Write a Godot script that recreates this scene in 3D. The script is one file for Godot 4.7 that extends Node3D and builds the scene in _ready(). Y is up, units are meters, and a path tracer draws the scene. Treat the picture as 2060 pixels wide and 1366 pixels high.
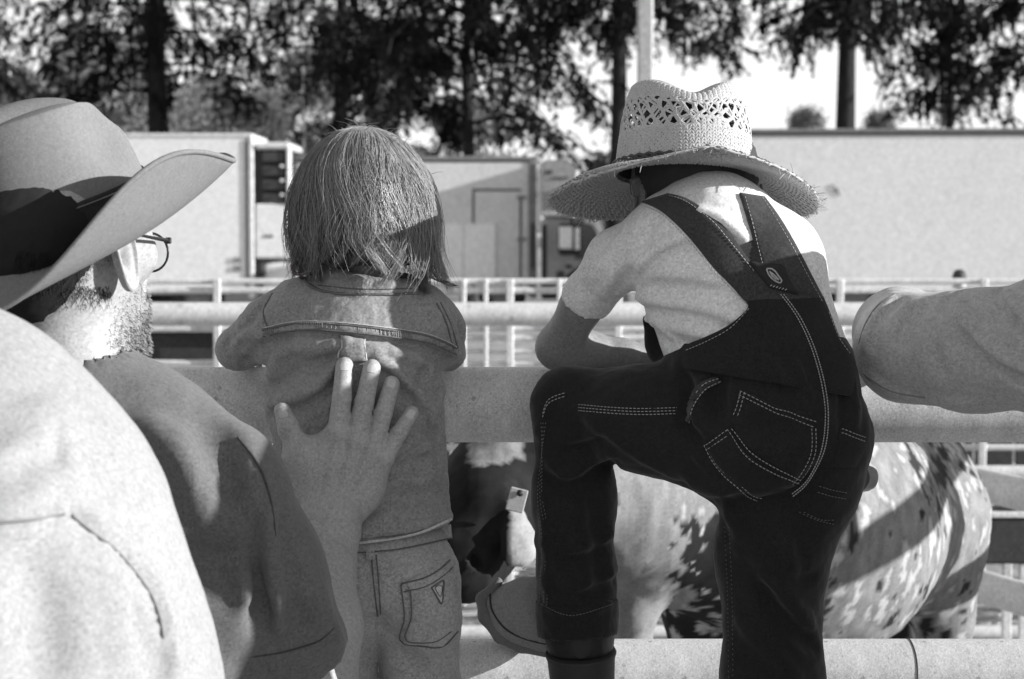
extends Node3D

# ---------------------------------------------------------------- camera helpers
const EYE := Vector3(0, 1.65, 0)
const FPX := 4217.0          # focal length in pixels of the 2060 x 1366 picture
const PITCH := 2.878
var cam_basis := Basis.from_euler(Vector3(deg_to_rad(-PITCH), 0, 0))
var names := {}
var rng := RandomNumberGenerator.new()
var jobs: Array = []
var M := {}


func P(px: float, py: float, d: float) -> Vector3:   # the point that far in front of the eye (along -z) seen in that direction
	var r := cam_basis * Vector3((px - 1030.0) / FPX, (683.0 - py) / FPX, -1.0)
	return EYE + r * (d / -r.z)


func px(n: float, d: float) -> float:
	return n * d / FPX


# ---------------------------------------------------------------- naming
func numbered(called: String) -> String:
	if not names.has(called):
		names[called] = 0
		return called
	names[called] += 1
	return "%s_%03d" % [called, names[called]]


func tag(o: Node, label: String, category: String, group := "", kind := "") -> void:
	o.set_meta("label", label)
	o.set_meta("category", category)
	if group != "":
		o.set_meta("group", group)
	if kind != "":
		o.set_meta("kind", kind)


func thing(called: String, label: String, category: String, at := Vector3.ZERO, group := "") -> Node3D:
	var o := Node3D.new()
	o.name = numbered(called)
	add_child(o)
	o.position = at
	tag(o, label, category, group)
	return o


# ---------------------------------------------------------------- mesh builder
class MB:
	var v := PackedVector3Array()
	var n := PackedVector3Array()
	var c := PackedColorArray()
	var idx := PackedInt32Array()

	func tri(a: int, b: int, d: int) -> void:
		idx.append(a)
		idx.append(b)
		idx.append(d)

	func quad(a: Vector3, b: Vector3, d: Vector3, e: Vector3) -> void:   # flat, own corners
		var k := v.size()
		v.append(a); v.append(b); v.append(d); v.append(e)
		tri(k, k + 1, k + 2)
		tri(k, k + 2, k + 3)

	func face3(a: Vector3, b: Vector3, d: Vector3) -> void:
		var k := v.size()
		v.append(a); v.append(b); v.append(d)
		tri(k, k + 1, k + 2)

	func box(at: Vector3, size: Vector3, bev := 0.0, bas := Basis()) -> void:
		var h := size * 0.5
		var b := minf(bev, minf(h.x, minf(h.y, h.z)) * 0.9)
		var sg := [-1.0, 1.0]
		for ax in 3:
			for s in sg:
				var u := (ax + 1) % 3
				var w := (ax + 2) % 3
				var q := []
				for e in [[-1, -1], [1, -1], [1, 1], [-1, 1]]:
					var p := Vector3()
					p[ax] = s * h[ax]
					p[u] = e[0] * (h[u] - b)
					p[w] = e[1] * (h[w] - b)
					q.append(at + bas * p)
				if s > 0:
					quad(q[0], q[3], q[2], q[1])
				else:
					quad(q[0], q[1], q[2], q[3])
		if b <= 0.0:
			return
		for ax in 3:       # edges along ax
			var u := (ax + 1) % 3
			var w := (ax + 2) % 3
			for s in sg:
				for t in sg:
					var q := []
					for e in [-1.0, 1.0]:
						var p := Vector3()
						p[ax] = e * (h[ax] - b)
						p[u] = s * h[u]
						p[w] = t * (h[w] - b)
						q.append(at + bas * p)
						var r := Vector3()
						r[ax] = e * (h[ax] - b)
						r[u] = s * (h[u] - b)
						r[w] = t * h[w]
						q.append(at + bas * r)
					if s * t > 0:
						quad(q[0], q[2], q[3], q[1])
					else:
						quad(q[0], q[1], q[3], q[2])
		for s in sg:
			for t in sg:
				for r in sg:
					var p0 := at + bas * Vector3(s * h.x, t * (h.y - b), r * (h.z - b))
					var p1 := at + bas * Vector3(s * (h.x - b), t * h.y, r * (h.z - b))
					var p2 := at + bas * Vector3(s * (h.x - b), t * (h.y - b), r * h.z)
					if s * t * r > 0:
						face3(p0, p2, p1)
					else:
						face3(p0, p1, p2)

	func tube(pts: PackedVector3Array, radii: PackedFloat32Array, sides := 6, caps := true, col := Color.WHITE, flat := 1.0) -> void:
		var m := pts.size()
		if m < 2:
			return
		var k := v.size()
		var t0 := (pts[1] - pts[0]).normalized()
		var u := t0.cross(Vector3.UP if absf(t0.y) < 0.9 else Vector3.RIGHT).normalized()
		for i in m:
			var t := (pts[mini(i + 1, m - 1)] - pts[maxi(i - 1, 0)]).normalized()
			u = (u - t * u.dot(t)).normalized()
			var w := t.cross(u)
			var r := radii[mini(i, radii.size() - 1)]
			for j in sides:
				var a := TAU * j / sides
				v.append(pts[i] + (u * cos(a) + w * (sin(a) * flat)) * r)
				c.append(col)
		for i in m - 1:
			for j in sides:
				var a := k + i * sides + j
				var b := k + i * sides + (j + 1) % sides
				tri(a, b, b + sides)
				tri(a, b + sides, a + sides)
		if caps and sides > 2:
			for e in [0, m - 1]:
				var q := v.size()
				for j in sides:
					v.append(v[k + e * sides + j])
					c.append(col)
				for j in range(1, sides - 1):
					if e == 0:
						tri(q, q + j + 1, q + j)
					else:
						tri(q, q + j, q + j + 1)

	func grid(pts: PackedVector3Array, nu: int, nv: int, wrap_u := false, flip := false, hole := PackedByteArray()) -> void:   # pts[j * nu + i]
		var k := v.size()
		v.append_array(pts)
		for j in nv - 1:
			for i in (nu if wrap_u else nu - 1):
				if hole.size() and hole[j * nu + i]:
					continue
				var a := k + j * nu + i
				var b := k + j * nu + (i + 1) % nu
				if flip:
					tri(a, b + nu, b); tri(a, a + nu, b + nu)
				else:
					tri(a, b, b + nu); tri(a, b + nu, a + nu)

	func lathe(at: Vector3, bas: Basis, prof: PackedVector2Array, sides := 16) -> void:   # prof: (radius, height along bas.y)
		var pts := PackedVector3Array()
		for q in prof:
			for j in sides:
				var a := TAU * j / sides
				pts.append(at + bas * Vector3(q.x * cos(a), q.y, q.x * sin(a)))
		grid(pts, sides, prof.size(), true)

	func smooth_normals() -> void:
		n.resize(v.size())
		n.fill(Vector3.ZERO)
		for t in range(0, idx.size(), 3):
			var a := idx[t]
			var b := idx[t + 1]
			var d := idx[t + 2]
			var q := (v[d] - v[a]).cross(v[b] - v[a])
			n[a] += q
			n[b] += q
			n[d] += q
		for i in n.size():
			n[i] = n[i].normalized() if n[i].length_squared() > 1e-20 else Vector3.UP

	func mesh(m: Material) -> ArrayMesh:
		if n.size() != v.size():
			smooth_normals()
		var a := []
		a.resize(Mesh.ARRAY_MAX)
		a[Mesh.ARRAY_VERTEX] = v
		a[Mesh.ARRAY_NORMAL] = n
		if c.size() == v.size():
			a[Mesh.ARRAY_COLOR] = c
		a[Mesh.ARRAY_INDEX] = idx
		var r := ArrayMesh.new()
		r.add_surface_from_arrays(Mesh.PRIMITIVE_TRIANGLES, a)
		r.surface_set_material(0, m)
		return r


func put(mb: MB, called: String, m: Material, parent: Node3D = null) -> MeshInstance3D:   # mb is in world space; the node sits where its thing sits
	var o := MeshInstance3D.new()
	if parent != null:
		var off := parent.position
		if off != Vector3.ZERO:
			for i in mb.v.size():
				mb.v[i] -= off
	o.mesh = mb.mesh(m)
	o.name = called if parent != null else numbered(called)
	(parent if parent != null else self).add_child(o, true)
	return o


# ---------------------------------------------------------------- distance fields for bodies and cloth
class Field:
	var a := PackedVector3Array()
	var b := PackedVector3Array()
	var ra := PackedFloat32Array()
	var rb := PackedFloat32Array()
	var kk := PackedFloat32Array()
	var fl := PackedFloat32Array()
	var dir := PackedVector3Array()
	var op := PackedInt32Array()
	var fa := PackedVector3Array()     # folds: segments that lift or sink the surface
	var fb := PackedVector3Array()
	var famp := PackedFloat32Array()
	var fw := PackedFloat32Array()
	var cell := 0.006
	var rough := 0.0
	var rough_freq := 60.0
	var v := PackedVector3Array()
	var n := PackedVector3Array()
	var idx := PackedInt32Array()
	var lim_lo := Vector3(-99, -99, -99)
	var lim_hi := Vector3(99, 99, 99)

	func cone(p: Vector3, q: Vector3, r1: float, r2: float, k := 0.02, flat := 1.0, along := Vector3.ZERO, kind := 0) -> void:
		a.append(p); b.append(q); ra.append(r1); rb.append(r2); kk.append(k); fl.append(flat); dir.append(along.normalized()); op.append(kind)

	func chain(pts: Array, radii: Array, k := 0.02, flat := 1.0, along := Vector3.ZERO) -> void:
		for i in pts.size() - 1:
			cone(pts[i], pts[i + 1], radii[i], radii[i + 1], k, flat, along)

	func ball(p: Vector3, r: float, k := 0.02, flat := 1.0, along := Vector3.ZERO) -> void:
		cone(p, p + Vector3(0, 0.0005, 0), r, r, k, flat, along)

	func carve(p: Vector3, q: Vector3, r1: float, r2: float, k := 0.004) -> void:
		cone(p, q, r1, r2, k, 1.0, Vector3.ZERO, 1)

	func cut(p: Vector3, away: Vector3, reach: float, k := 0.004) -> void:     # takes off what lies on the side that away points to, within reach
		cone(p, p, reach, reach, k, 1.0, away, 2)

	func fold(pts: Array, amp: float, width: float) -> void:
		for i in pts.size() - 1:
			fa.append(pts[i]); fb.append(pts[i + 1]); famp.append(amp); fw.append(width)

	func prim(i: int, p: Vector3) -> float:
		var pa := p - a[i]
		var f := fl[i]
		if op[i] == 2:
			return minf(pa.dot(dir[i]), ra[i] - pa.length())
		if f < 1.0:
			var dd := dir[i]
			pa += dd * (pa.dot(dd) * (1.0 / f - 1.0))
			var ba := b[i] - a[i]
			ba += dd * (ba.dot(dd) * (1.0 / f - 1.0))
			var h := clampf(pa.dot(ba) / maxf(ba.dot(ba), 1e-12), 0.0, 1.0)
			return ((pa - ba * h).length() - lerpf(ra[i], rb[i], h)) * f
		var ba2 := b[i] - a[i]
		var h2 := clampf(pa.dot(ba2) / maxf(ba2.dot(ba2), 1e-12), 0.0, 1.0)
		return (pa - ba2 * h2).length() - lerpf(ra[i], rb[i], h2)

	func at(p: Vector3, ids: PackedInt32Array, fids: PackedInt32Array) -> float:
		var d := 9.0
		for i in ids:
			var e := prim(i, p)
			var k := kk[i]
			if op[i] == 0:
				var h := k - absf(d - e)
				d = minf(d, e)
				if h > 0.0:
					d -= h * h / (4.0 * k)
			elif op[i] == 1:
				var g := -e
				var h := k - absf(d - g)
				d = maxf(d, g)
				if h > 0.0:
					d += h * h / (4.0 * k)
			else:
				d = maxf(d, e)
		if fids.size() and d < 0.03 and d > -0.03:
			for i in fids:
				var pa := p - fa[i]
				var ba := fb[i] - fa[i]
				var h := clampf(pa.dot(ba) / maxf(ba.dot(ba), 1e-12), 0.0, 1.0)
				var q := (pa - ba * h).length_squared() / (fw[i] * fw[i])
				if q < 6.0:
					d -= famp[i] * exp(-q)
		return d

	func all_ids() -> PackedInt32Array:
		return PackedInt32Array(range(a.size()))

	func build() -> void:
		var lo := Vector3(99, 99, 99)
		var hi := Vector3(-99, -99, -99)
		for i in a.size():
			if op[i] == 0:
				var r := Vector3.ONE * (maxf(ra[i], rb[i]) + 0.012)
				lo = lo.min(a[i] - r).min(b[i] - r)
				hi = hi.max(a[i] + r).max(b[i] + r)
		lo = lo.max(lim_lo)
		hi = hi.min(lim_hi)
		var bs := 8
		var nb := Vector3i(((hi - lo) / (cell * bs)).ceil()) + Vector3i.ONE
		var nx := nb.x * bs
		var ny := nb.y * bs
		var nz := nb.z * bs
		var val := PackedFloat32Array()
		val.resize(nx * ny * nz)
		val.fill(1.0)
		var hd := cell * bs * 0.5 * 1.7321 + cell * 2.0
		var active: Array[Vector3i] = []
		var nxy := nx * ny
		for bz in nb.z:
			for by in nb.y:
				for bx in nb.x:
					var c := lo + Vector3(bx + 0.5, by + 0.5, bz + 0.5) * (cell * bs)
					var ids := PackedInt32Array()
					var ds := PackedFloat32Array()
					var dm := 9.0
					var km := 0.0
					for i in a.size():
						var e := prim(i, c)
						ds.append(e)
						if op[i] == 0:
							if e < dm:
								dm = e
							km = maxf(km, kk[i])
					if dm > hd + km * 0.6 + 0.012:
						continue
					var near_cut := false
					for i in a.size():
						if op[i] == 0:
							if ds[i] < hd + kk[i] + 0.012 and ds[i] - dm < 2.0 * hd + kk[i] + 0.01:
								ids.append(i)
						elif op[i] == 1:
							if ds[i] < hd + kk[i]:
								ids.append(i)
								near_cut = true
						elif ds[i] > -hd - 0.01:
							ids.append(i)
							near_cut = true
					if dm < -hd - 0.02 and not near_cut:
						for z in bs:
							for y in bs:
								var q := bx * bs + (by * bs + y) * nx + (bz * bs + z) * nxy
								for x in bs:
									val[q + x] = -1.0
						continue
					active.append(Vector3i(bx, by, bz))
					var fids := PackedInt32Array()
					for i in fa.size():
						var pa := c - fa[i]
						var ba := fb[i] - fa[i]
						var h := clampf(pa.dot(ba) / maxf(ba.dot(ba), 1e-12), 0.0, 1.0)
						if (pa - ba * h).length() < hd + fw[i] * 2.5:
							fids.append(i)
					for z in bs:
						for y in bs:
							var q := bx * bs + (by * bs + y) * nx + (bz * bs + z) * nxy
							var p := lo + Vector3(bx * bs, by * bs + y, bz * bs + z) * cell
							for x in bs:
								val[q + x] = at(p, ids, fids)
								p.x += cell
		var vid := PackedInt32Array()
		vid.resize(nx * ny * nz)
		vid.fill(-1)
		var off := [0, 1, nx, nx + 1, nxy, nxy + 1, nxy + nx, nxy + nx + 1]
		var cells := PackedInt32Array()
		for bk in active:
			for z in bs:
				var gz := bk.z * bs + z
				if gz >= nz - 1:
					continue
				for y in bs:
					var gy := bk.y * bs + y
					if gy >= ny - 1:
						continue
					for x in bs:
						var gx := bk.x * bs + x
						if gx >= nx - 1:
							continue
						var q := gx + gy * nx + gz * nxy
						var v0 := val[q]
						var v1 := val[q + 1]
						var v2 := val[q + nx]
						var v3 := val[q + nx + 1]
						var v4 := val[q + nxy]
						var v5 := val[q + nxy + 1]
						var v6 := val[q + nxy + nx]
						var v7 := val[q + nxy + nx + 1]
						var m := int(v0 < 0) + int(v1 < 0) + int(v2 < 0) + int(v3 < 0) + int(v4 < 0) + int(v5 < 0) + int(v6 < 0) + int(v7 < 0)
						if m == 0 or m == 8:
							continue
						var s := Vector3.ZERO
						var w := 0.0
						if (v0 < 0) != (v1 < 0): s += Vector3(v0 / (v0 - v1), 0, 0); w += 1
						if (v2 < 0) != (v3 < 0): s += Vector3(v2 / (v2 - v3), 1, 0); w += 1
						if (v4 < 0) != (v5 < 0): s += Vector3(v4 / (v4 - v5), 0, 1); w += 1
						if (v6 < 0) != (v7 < 0): s += Vector3(v6 / (v6 - v7), 1, 1); w += 1
						if (v0 < 0) != (v2 < 0): s += Vector3(0, v0 / (v0 - v2), 0); w += 1
						if (v1 < 0) != (v3 < 0): s += Vector3(1, v1 / (v1 - v3), 0); w += 1
						if (v4 < 0) != (v6 < 0): s += Vector3(0, v4 / (v4 - v6), 1); w += 1
						if (v5 < 0) != (v7 < 0): s += Vector3(1, v5 / (v5 - v7), 1); w += 1
						if (v0 < 0) != (v4 < 0): s += Vector3(0, 0, v0 / (v0 - v4)); w += 1
						if (v1 < 0) != (v5 < 0): s += Vector3(1, 0, v1 / (v1 - v5)); w += 1
						if (v2 < 0) != (v6 < 0): s += Vector3(0, 1, v2 / (v2 - v6)); w += 1
						if (v3 < 0) != (v7 < 0): s += Vector3(1, 1, v3 / (v3 - v7)); w += 1
						vid[q] = v.size()
						v.append(lo + (Vector3(gx, gy, gz) + s / w) * cell)
						cells.append(q)
		for q in cells:
			var s0 := val[q] < 0
			if s0 != (val[q + 1] < 0):
				_face(vid[q], vid[q - nx] if q >= nx else -1, vid[q - nx - nxy] if q >= nx + nxy else -1, vid[q - nxy] if q >= nxy else -1, s0)
			if s0 != (val[q + nx] < 0):
				_face(vid[q], vid[q - nxy] if q >= nxy else -1, vid[q - 1 - nxy] if q >= 1 + nxy else -1, vid[q - 1] if q >= 1 else -1, s0)
			if s0 != (val[q + nxy] < 0):
				_face(vid[q], vid[q - 1] if q >= 1 else -1, vid[q - 1 - nx] if q >= 1 + nx else -1, vid[q - nx] if q >= nx else -1, s0)
		_normals()
		if rough > 0.0:
			var ns := FastNoiseLite.new()
			ns.seed = 11
			ns.frequency = rough_freq
			ns.fractal_octaves = 3
			for i in v.size():
				v[i] += n[i] * (rough * ns.get_noise_3dv(v[i]))
			_normals()

	func _face(p: int, q: int, r: int, s: int, flip: bool) -> void:
		if p < 0 or q < 0 or r < 0 or s < 0:
			return
		if flip:
			idx.append(p); idx.append(r); idx.append(q)
			idx.append(p); idx.append(s); idx.append(r)
		else:
			idx.append(p); idx.append(q); idx.append(r)
			idx.append(p); idx.append(r); idx.append(s)

	func _normals() -> void:
		n.resize(v.size())
		n.fill(Vector3.ZERO)
		for t in range(0, idx.size(), 3):
			var i := idx[t]
			var j := idx[t + 1]
			var k := idx[t + 2]
			var q := (v[k] - v[i]).cross(v[j] - v[i])
			n[i] += q
			n[j] += q
			n[k] += q
		for i in n.size():
			n[i] = n[i].normalized()


func job(f: Field, cell: float, called: String, m: Material, parent: Node3D, rough := 0.0, rough_freq := 60.0, paint := "", extra: Array = []) -> void:
	f.cell = cell
	f.rough = rough
	f.rough_freq = rough_freq
	var e := []
	for x in extra:          # finer pieces that go into the same mesh: [field, cell]
		x[0].cell = x[1]
		e.append(x[0])
	jobs.append({"f": f, "name": called, "m": m, "parent": parent, "paint": paint, "extra": e})


func run_jobs() -> void:
	var work: Array = []
	for j in jobs:
		work.append(j.f)
		work.append_array(j.extra)
	var id := WorkerThreadPool.add_group_task(func(i: int): work[i].build(), work.size(), 4)
	WorkerThreadPool.wait_for_group_task_completion(id)
	for j in jobs:
		var mb := MB.new()
		var fs := [j.f]
		fs.append_array(j.extra)
		for f in fs:
			var k := mb.v.size()
			mb.v.append_array(f.v)
			mb.n.append_array(f.n)
			for i in f.idx:
				mb.idx.append(i + k)
		if j.paint != "":
			mb.c.resize(mb.v.size())
			for i in mb.v.size():
				mb.c[i] = paint_of(j.paint, mb.v[i], mb.n[i])
		put(mb, j.name, j.m, j.parent)
	jobs.clear()


# ---------------------------------------------------------------- laying pieces onto a field's surface
func hit(f: Field, x: float, y: float, near: float) -> Array:      # where the line of sight meets the surface: [point, normal]
	var o := EYE
	var r := (P(x, y, 2.0) - EYE).normalized()
	var ids := f.all_ids()
	var fids := PackedInt32Array(range(f.fa.size()))
	var t := near
	var best := t
	var bd := 9.0
	for i in 60:
		var d := f.at(o + r * t, ids, fids)
		if d < bd:
			bd = d
			best = t
		if d < 0.0004:
			break
		t += maxf(d * 0.8, 0.0006)
		if t > near + 1.6:
			break
	var p := o + r * best
	var e := 0.002
	var g := Vector3(
		f.at(p + Vector3(e, 0, 0), ids, fids) - f.at(p - Vector3(e, 0, 0), ids, fids),
		f.at(p + Vector3(0, e, 0), ids, fids) - f.at(p - Vector3(0, e, 0), ids, fids),
		f.at(p + Vector3(0, 0, e), ids, fids) - f.at(p - Vector3(0, 0, e), ids, fids))
	return [p, g.normalized() if g.length_squared() > 1e-14 else Vector3.BACK]


func spline(pts: Array, count: int) -> Array:      # Catmull-Rom through 2-D points, evenly spaced
	var dense: Array = []
	var m := pts.size()
	for i in m - 1:
		var p0: Vector2 = pts[maxi(i - 1, 0)]
		var p1: Vector2 = pts[i]
		var p2: Vector2 = pts[i + 1]
		var p3: Vector2 = pts[mini(i + 2, m - 1)]
		for s in 12:
			dense.append(p1.cubic_interpolate(p2, p0, p3, s / 12.0))
	dense.append(pts[m - 1])
	var len_at := PackedFloat32Array([0.0])
	for i in range(1, dense.size()):
		len_at.append(len_at[i - 1] + dense[i].distance_to(dense[i - 1]))
	var out: Array = []
	var j := 0
	for i in count:
		var want := len_at[-1] * i / maxf(count - 1, 1)
		while j < dense.size() - 2 and len_at[j + 1] < want:
			j += 1
		var seg := len_at[j + 1] - len_at[j]
		out.append(dense[j].lerp(dense[j + 1], (want - len_at[j]) / maxf(seg, 1e-6)))
	return out


func pix(list: Array) -> Array:
	var out: Array = []
	for i in range(0, list.size(), 2):
		out.append(Vector2(list[i], list[i + 1]))
	return out


func run_of(pts: Array) -> float:
	var s := 0.0
	for i in range(1, pts.size()):
		s += pts[i].distance_to(pts[i - 1])
	return s


func line_on(f: Field, list: Array, near: float, lift := 0.0, step := 9.0) -> PackedVector3Array:
	var pts := pix(list)
	var cnt := maxi(2, int(run_of(pts) / step) + 1)
	var out := PackedVector3Array()
	for q in spline(pts, cnt):
		var h := hit(f, q.x, q.y, near)
		out.append(h[0] + h[1] * lift)
	return out


func fold_on(f: Field, list: Array, near: float, amp: float, width: float) -> void:
	var pts: Array = []
	for p in line_on(f, list, near, 0.0, 14.0):
		pts.append(p)
	f.fold(pts, amp, width)


func dense3(pts: PackedVector3Array, step: float) -> PackedVector3Array:
	var out := PackedVector3Array()
	var m := pts.size()
	for i in m - 1:
		var cnt := maxi(1, int(pts[i].distance_to(pts[i + 1]) / step))
		for s in cnt:
			out.append(pts[i].cubic_interpolate(pts[i + 1], pts[maxi(i - 1, 0)], pts[mini(i + 2, m - 1)], float(s) / cnt))
	out.append(pts[m - 1])
	return out


func stitch(mb: MB, f: Field, list: Array, near: float, r := 0.0006, dash := 0.0032, gap := 0.0016, lift := 0.0) -> void:   # a row of separate thread stitches
	var pts := dense3(line_on(f, list, near, r * 0.8 + lift), 0.0008)
	var dash_n := int(dash / 0.0008)
	var gap_n := maxi(1, int(gap / 0.0008))
	var i := 0
	while i + dash_n < pts.size():
		mb.tube(PackedVector3Array([pts[i], pts[i + dash_n / 2], pts[i + dash_n]]), PackedFloat32Array([r * 0.7, r, r * 0.7]), 4)
		i += dash_n + gap_n


func seam_on(t: Node3D, called: String, m: Material, f: Field, list: Array, near: float, r: float, lift := 0.0) -> void:    # one seam, one part
	var mb := MB.new()
	cord(mb, f, list, near, r, lift)
	put(mb, called, m, t)


func cord(mb: MB, f: Field, list: Array, near: float, r: float, lift := 0.0) -> void:
	mb.tube(dense3(line_on(f, list, near, lift), 0.003), PackedFloat32Array([r]), 6)


func patch(mb: MB, f: Field, side_a: Array, side_b: Array, near: float, thick: float, step := 10.0) -> void:   # cloth laid on the surface between two outlines
	var pa := pix(side_a)
	var pb := pix(side_b)
	var nu := maxi(3, int(maxf(run_of(pa), run_of(pb)) / step) + 1)
	var la := spline(pa, nu)
	var lb := spline(pb, nu)
	var wide := 0.0
	for i in nu:
		wide = maxf(wide, la[i].distance_to(lb[i]))
	var nv := maxi(3, int(wide / step) + 1)
	var top := PackedVector3Array()
	var low := PackedVector3Array()
	for j in nv:
		for i in nu:
			var q: Vector2 = la[i].lerp(lb[i], float(j) / (nv - 1))
			var h := hit(f, q.x, q.y, near)
			var rim := i == 0 or j == 0 or i == nu - 1 or j == nv - 1
			top.append(h[0] + h[1] * (thick * (0.55 if rim else 1.0)))
			low.append(h[0] - h[1] * 0.003)
	mb.grid(top, nu, nv)
	var ring: Array = []
	for i in nu: ring.append(i)
	for j in range(1, nv): ring.append(j * nu + nu - 1)
	for i in range(nu - 2, -1, -1): ring.append((nv - 1) * nu + i)
	for j in range(nv - 2, 0, -1): ring.append(j * nu)
	for i in ring.size():
		var u: int = ring[i]
		var w: int = ring[(i + 1) % ring.size()]
		mb.quad(top[u], top[w], low[w], low[u])


# ---------------------------------------------------------------- hands: five unequal fingers, each a chain of its own rooted in the palm
func make_hand(f: Field, wrist: Vector3, fwd: Vector3, up: Vector3, s: float, thumb_side: float, curl: float) -> void:   # up: away from the palm's face
	fwd = fwd.normalized()
	up = (up - fwd * up.dot(fwd)).normalized()
	var side := fwd.cross(up).normalized() * thumb_side
	f.cone(wrist, wrist + fwd * 0.030 * s, 0.026 * s, 0.030 * s, 0.012 * s, 0.62, up)
	for i in 4:
		var o := (1.5 - i)
		var root := wrist + fwd * (0.088 - 0.004 * absf(o - 0.5)) * s + side * (o * 0.0205 * s)
		f.cone(wrist + fwd * 0.02 * s + side * (o * 0.012 * s), root, 0.015 * s, 0.0115 * s, 0.014 * s)
		var lens: Array = [[0.042, 0.026, 0.02], [0.046, 0.03, 0.021], [0.043, 0.028, 0.021], [0.034, 0.021, 0.018]][i]
		var p := root
		var ang := curl * 0.6
		for j in 3:
			var dd := (fwd * cos(ang) - up * sin(ang) + side * (o * 0.06)).normalized()
			var q: Vector3 = p + dd * (lens[j] * s)
			f.cone(p, q, (0.0098 - 0.0008 * j) * s, (0.0092 - 0.0008 * j) * s, 0.003 * s)
			p = q
			ang += curl
	var t0 := wrist + fwd * 0.022 * s + side * 0.022 * s
	var t1 := t0 + (fwd * 0.75 + side * 0.65 - up * 0.25).normalized() * 0.042 * s
	var t2 := t1 + (fwd * 0.95 + side * 0.3 - up * 0.2 * curl).normalized() * 0.032 * s
	var t3 := t2 + (fwd - up * 0.3 * curl).normalized() * 0.024 * s
	f.cone(t0, t1, 0.016 * s, 0.0125 * s, 0.012 * s)
	f.cone(t1, t2, 0.0118 * s, 0.0108 * s, 0.004 * s)
	f.cone(t2, t3, 0.0105 * s, 0.0085 * s, 0.004 * s)


func face_on(f: Field, c: Vector3, fw: Vector3, up: Vector3, s: float) -> void:     # nose, brow, eye hollows, mouth, chin, cheeks of a head of height s
	var rt := fw.cross(up).normalized()
	f.cone(c + fw * 0.40 * s + up * 0.06 * s, c + fw * 0.50 * s - up * 0.10 * s, 0.035 * s, 0.055 * s, 0.04 * s)
	f.cone(c + fw * 0.37 * s - rt * 0.16 * s + up * 0.09 * s, c + fw * 0.37 * s + rt * 0.16 * s + up * 0.09 * s, 0.05 * s, 0.05 * s, 0.06 * s)
	f.cone(c + fw * 0.34 * s - up * 0.38 * s - rt * 0.05 * s, c + fw * 0.34 * s - up * 0.38 * s + rt * 0.05 * s, 0.075 * s, 0.075 * s, 0.08 * s)
	f.cone(c + fw * 0.40 * s - up * 0.215 * s - rt * 0.09 * s, c + fw * 0.40 * s - up * 0.215 * s + rt * 0.09 * s, 0.03 * s, 0.03 * s, 0.03 * s)
	f.cone(c + fw * 0.395 * s - up * 0.265 * s - rt * 0.07 * s, c + fw * 0.395 * s - up * 0.265 * s + rt * 0.07 * s, 0.032 * s, 0.032 * s, 0.03 * s)
	for e in [-1.0, 1.0]:
		f.ball(c + fw * 0.30 * s + rt * (e * 0.2 * s) - up * 0.08 * s, 0.1 * s, 0.08 * s)
		f.carve(c + fw * 0.46 * s + rt * (e * 0.15 * s) + up * 0.01 * s, c + fw * 0.46 * s + rt * (e * 0.16 * s) + up * 0.01 * s, 0.055 * s, 0.055 * s, 0.04 * s)
		f.ball(c + fw * 0.372 * s + rt * (e * 0.15 * s) + up * 0.01 * s, 0.05 * s, 0.012 * s)


func ear_on(f: Field, at: Vector3, fw: Vector3, up: Vector3, out: Vector3, s: float) -> void:
	var pts: Array = []
	var rad: Array = []
	for i in 12:
		var t := lerpf(-0.3, 4.6, i / 11.0)
		pts.append(at + fw * (0.013 * cos(t) * s) + up * ((0.024 * sin(t) + (0.004 if i < 6 else -0.002)) * s) + out * ((0.004 + 0.011 * clampf(0.5 - 0.5 * cos(t), 0.0, 1.0)) * s))
		rad.append((0.0031 + (0.002 if i > 9 else 0.0)) * s)
	f.chain(pts, rad, 0.003 * s)
	f.cone(at - fw * 0.004 * s + up * 0.012 * s, at - fw * 0.003 * s - up * 0.014 * s, 0.0165 * s, 0.0135 * s, 0.006 * s, 0.36, out)
	f.carve(at + fw * 0.004 * s + out * 0.013 * s, at + fw * 0.003 * s - up * 0.006 * s + out * 0.013 * s, 0.0075 * s, 0.0075 * s, 0.004 * s)
	f.ball(at + fw * 0.002 * s - up * 0.026 * s + out * 0.004 * s, 0.0075 * s, 0.006 * s)


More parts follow.
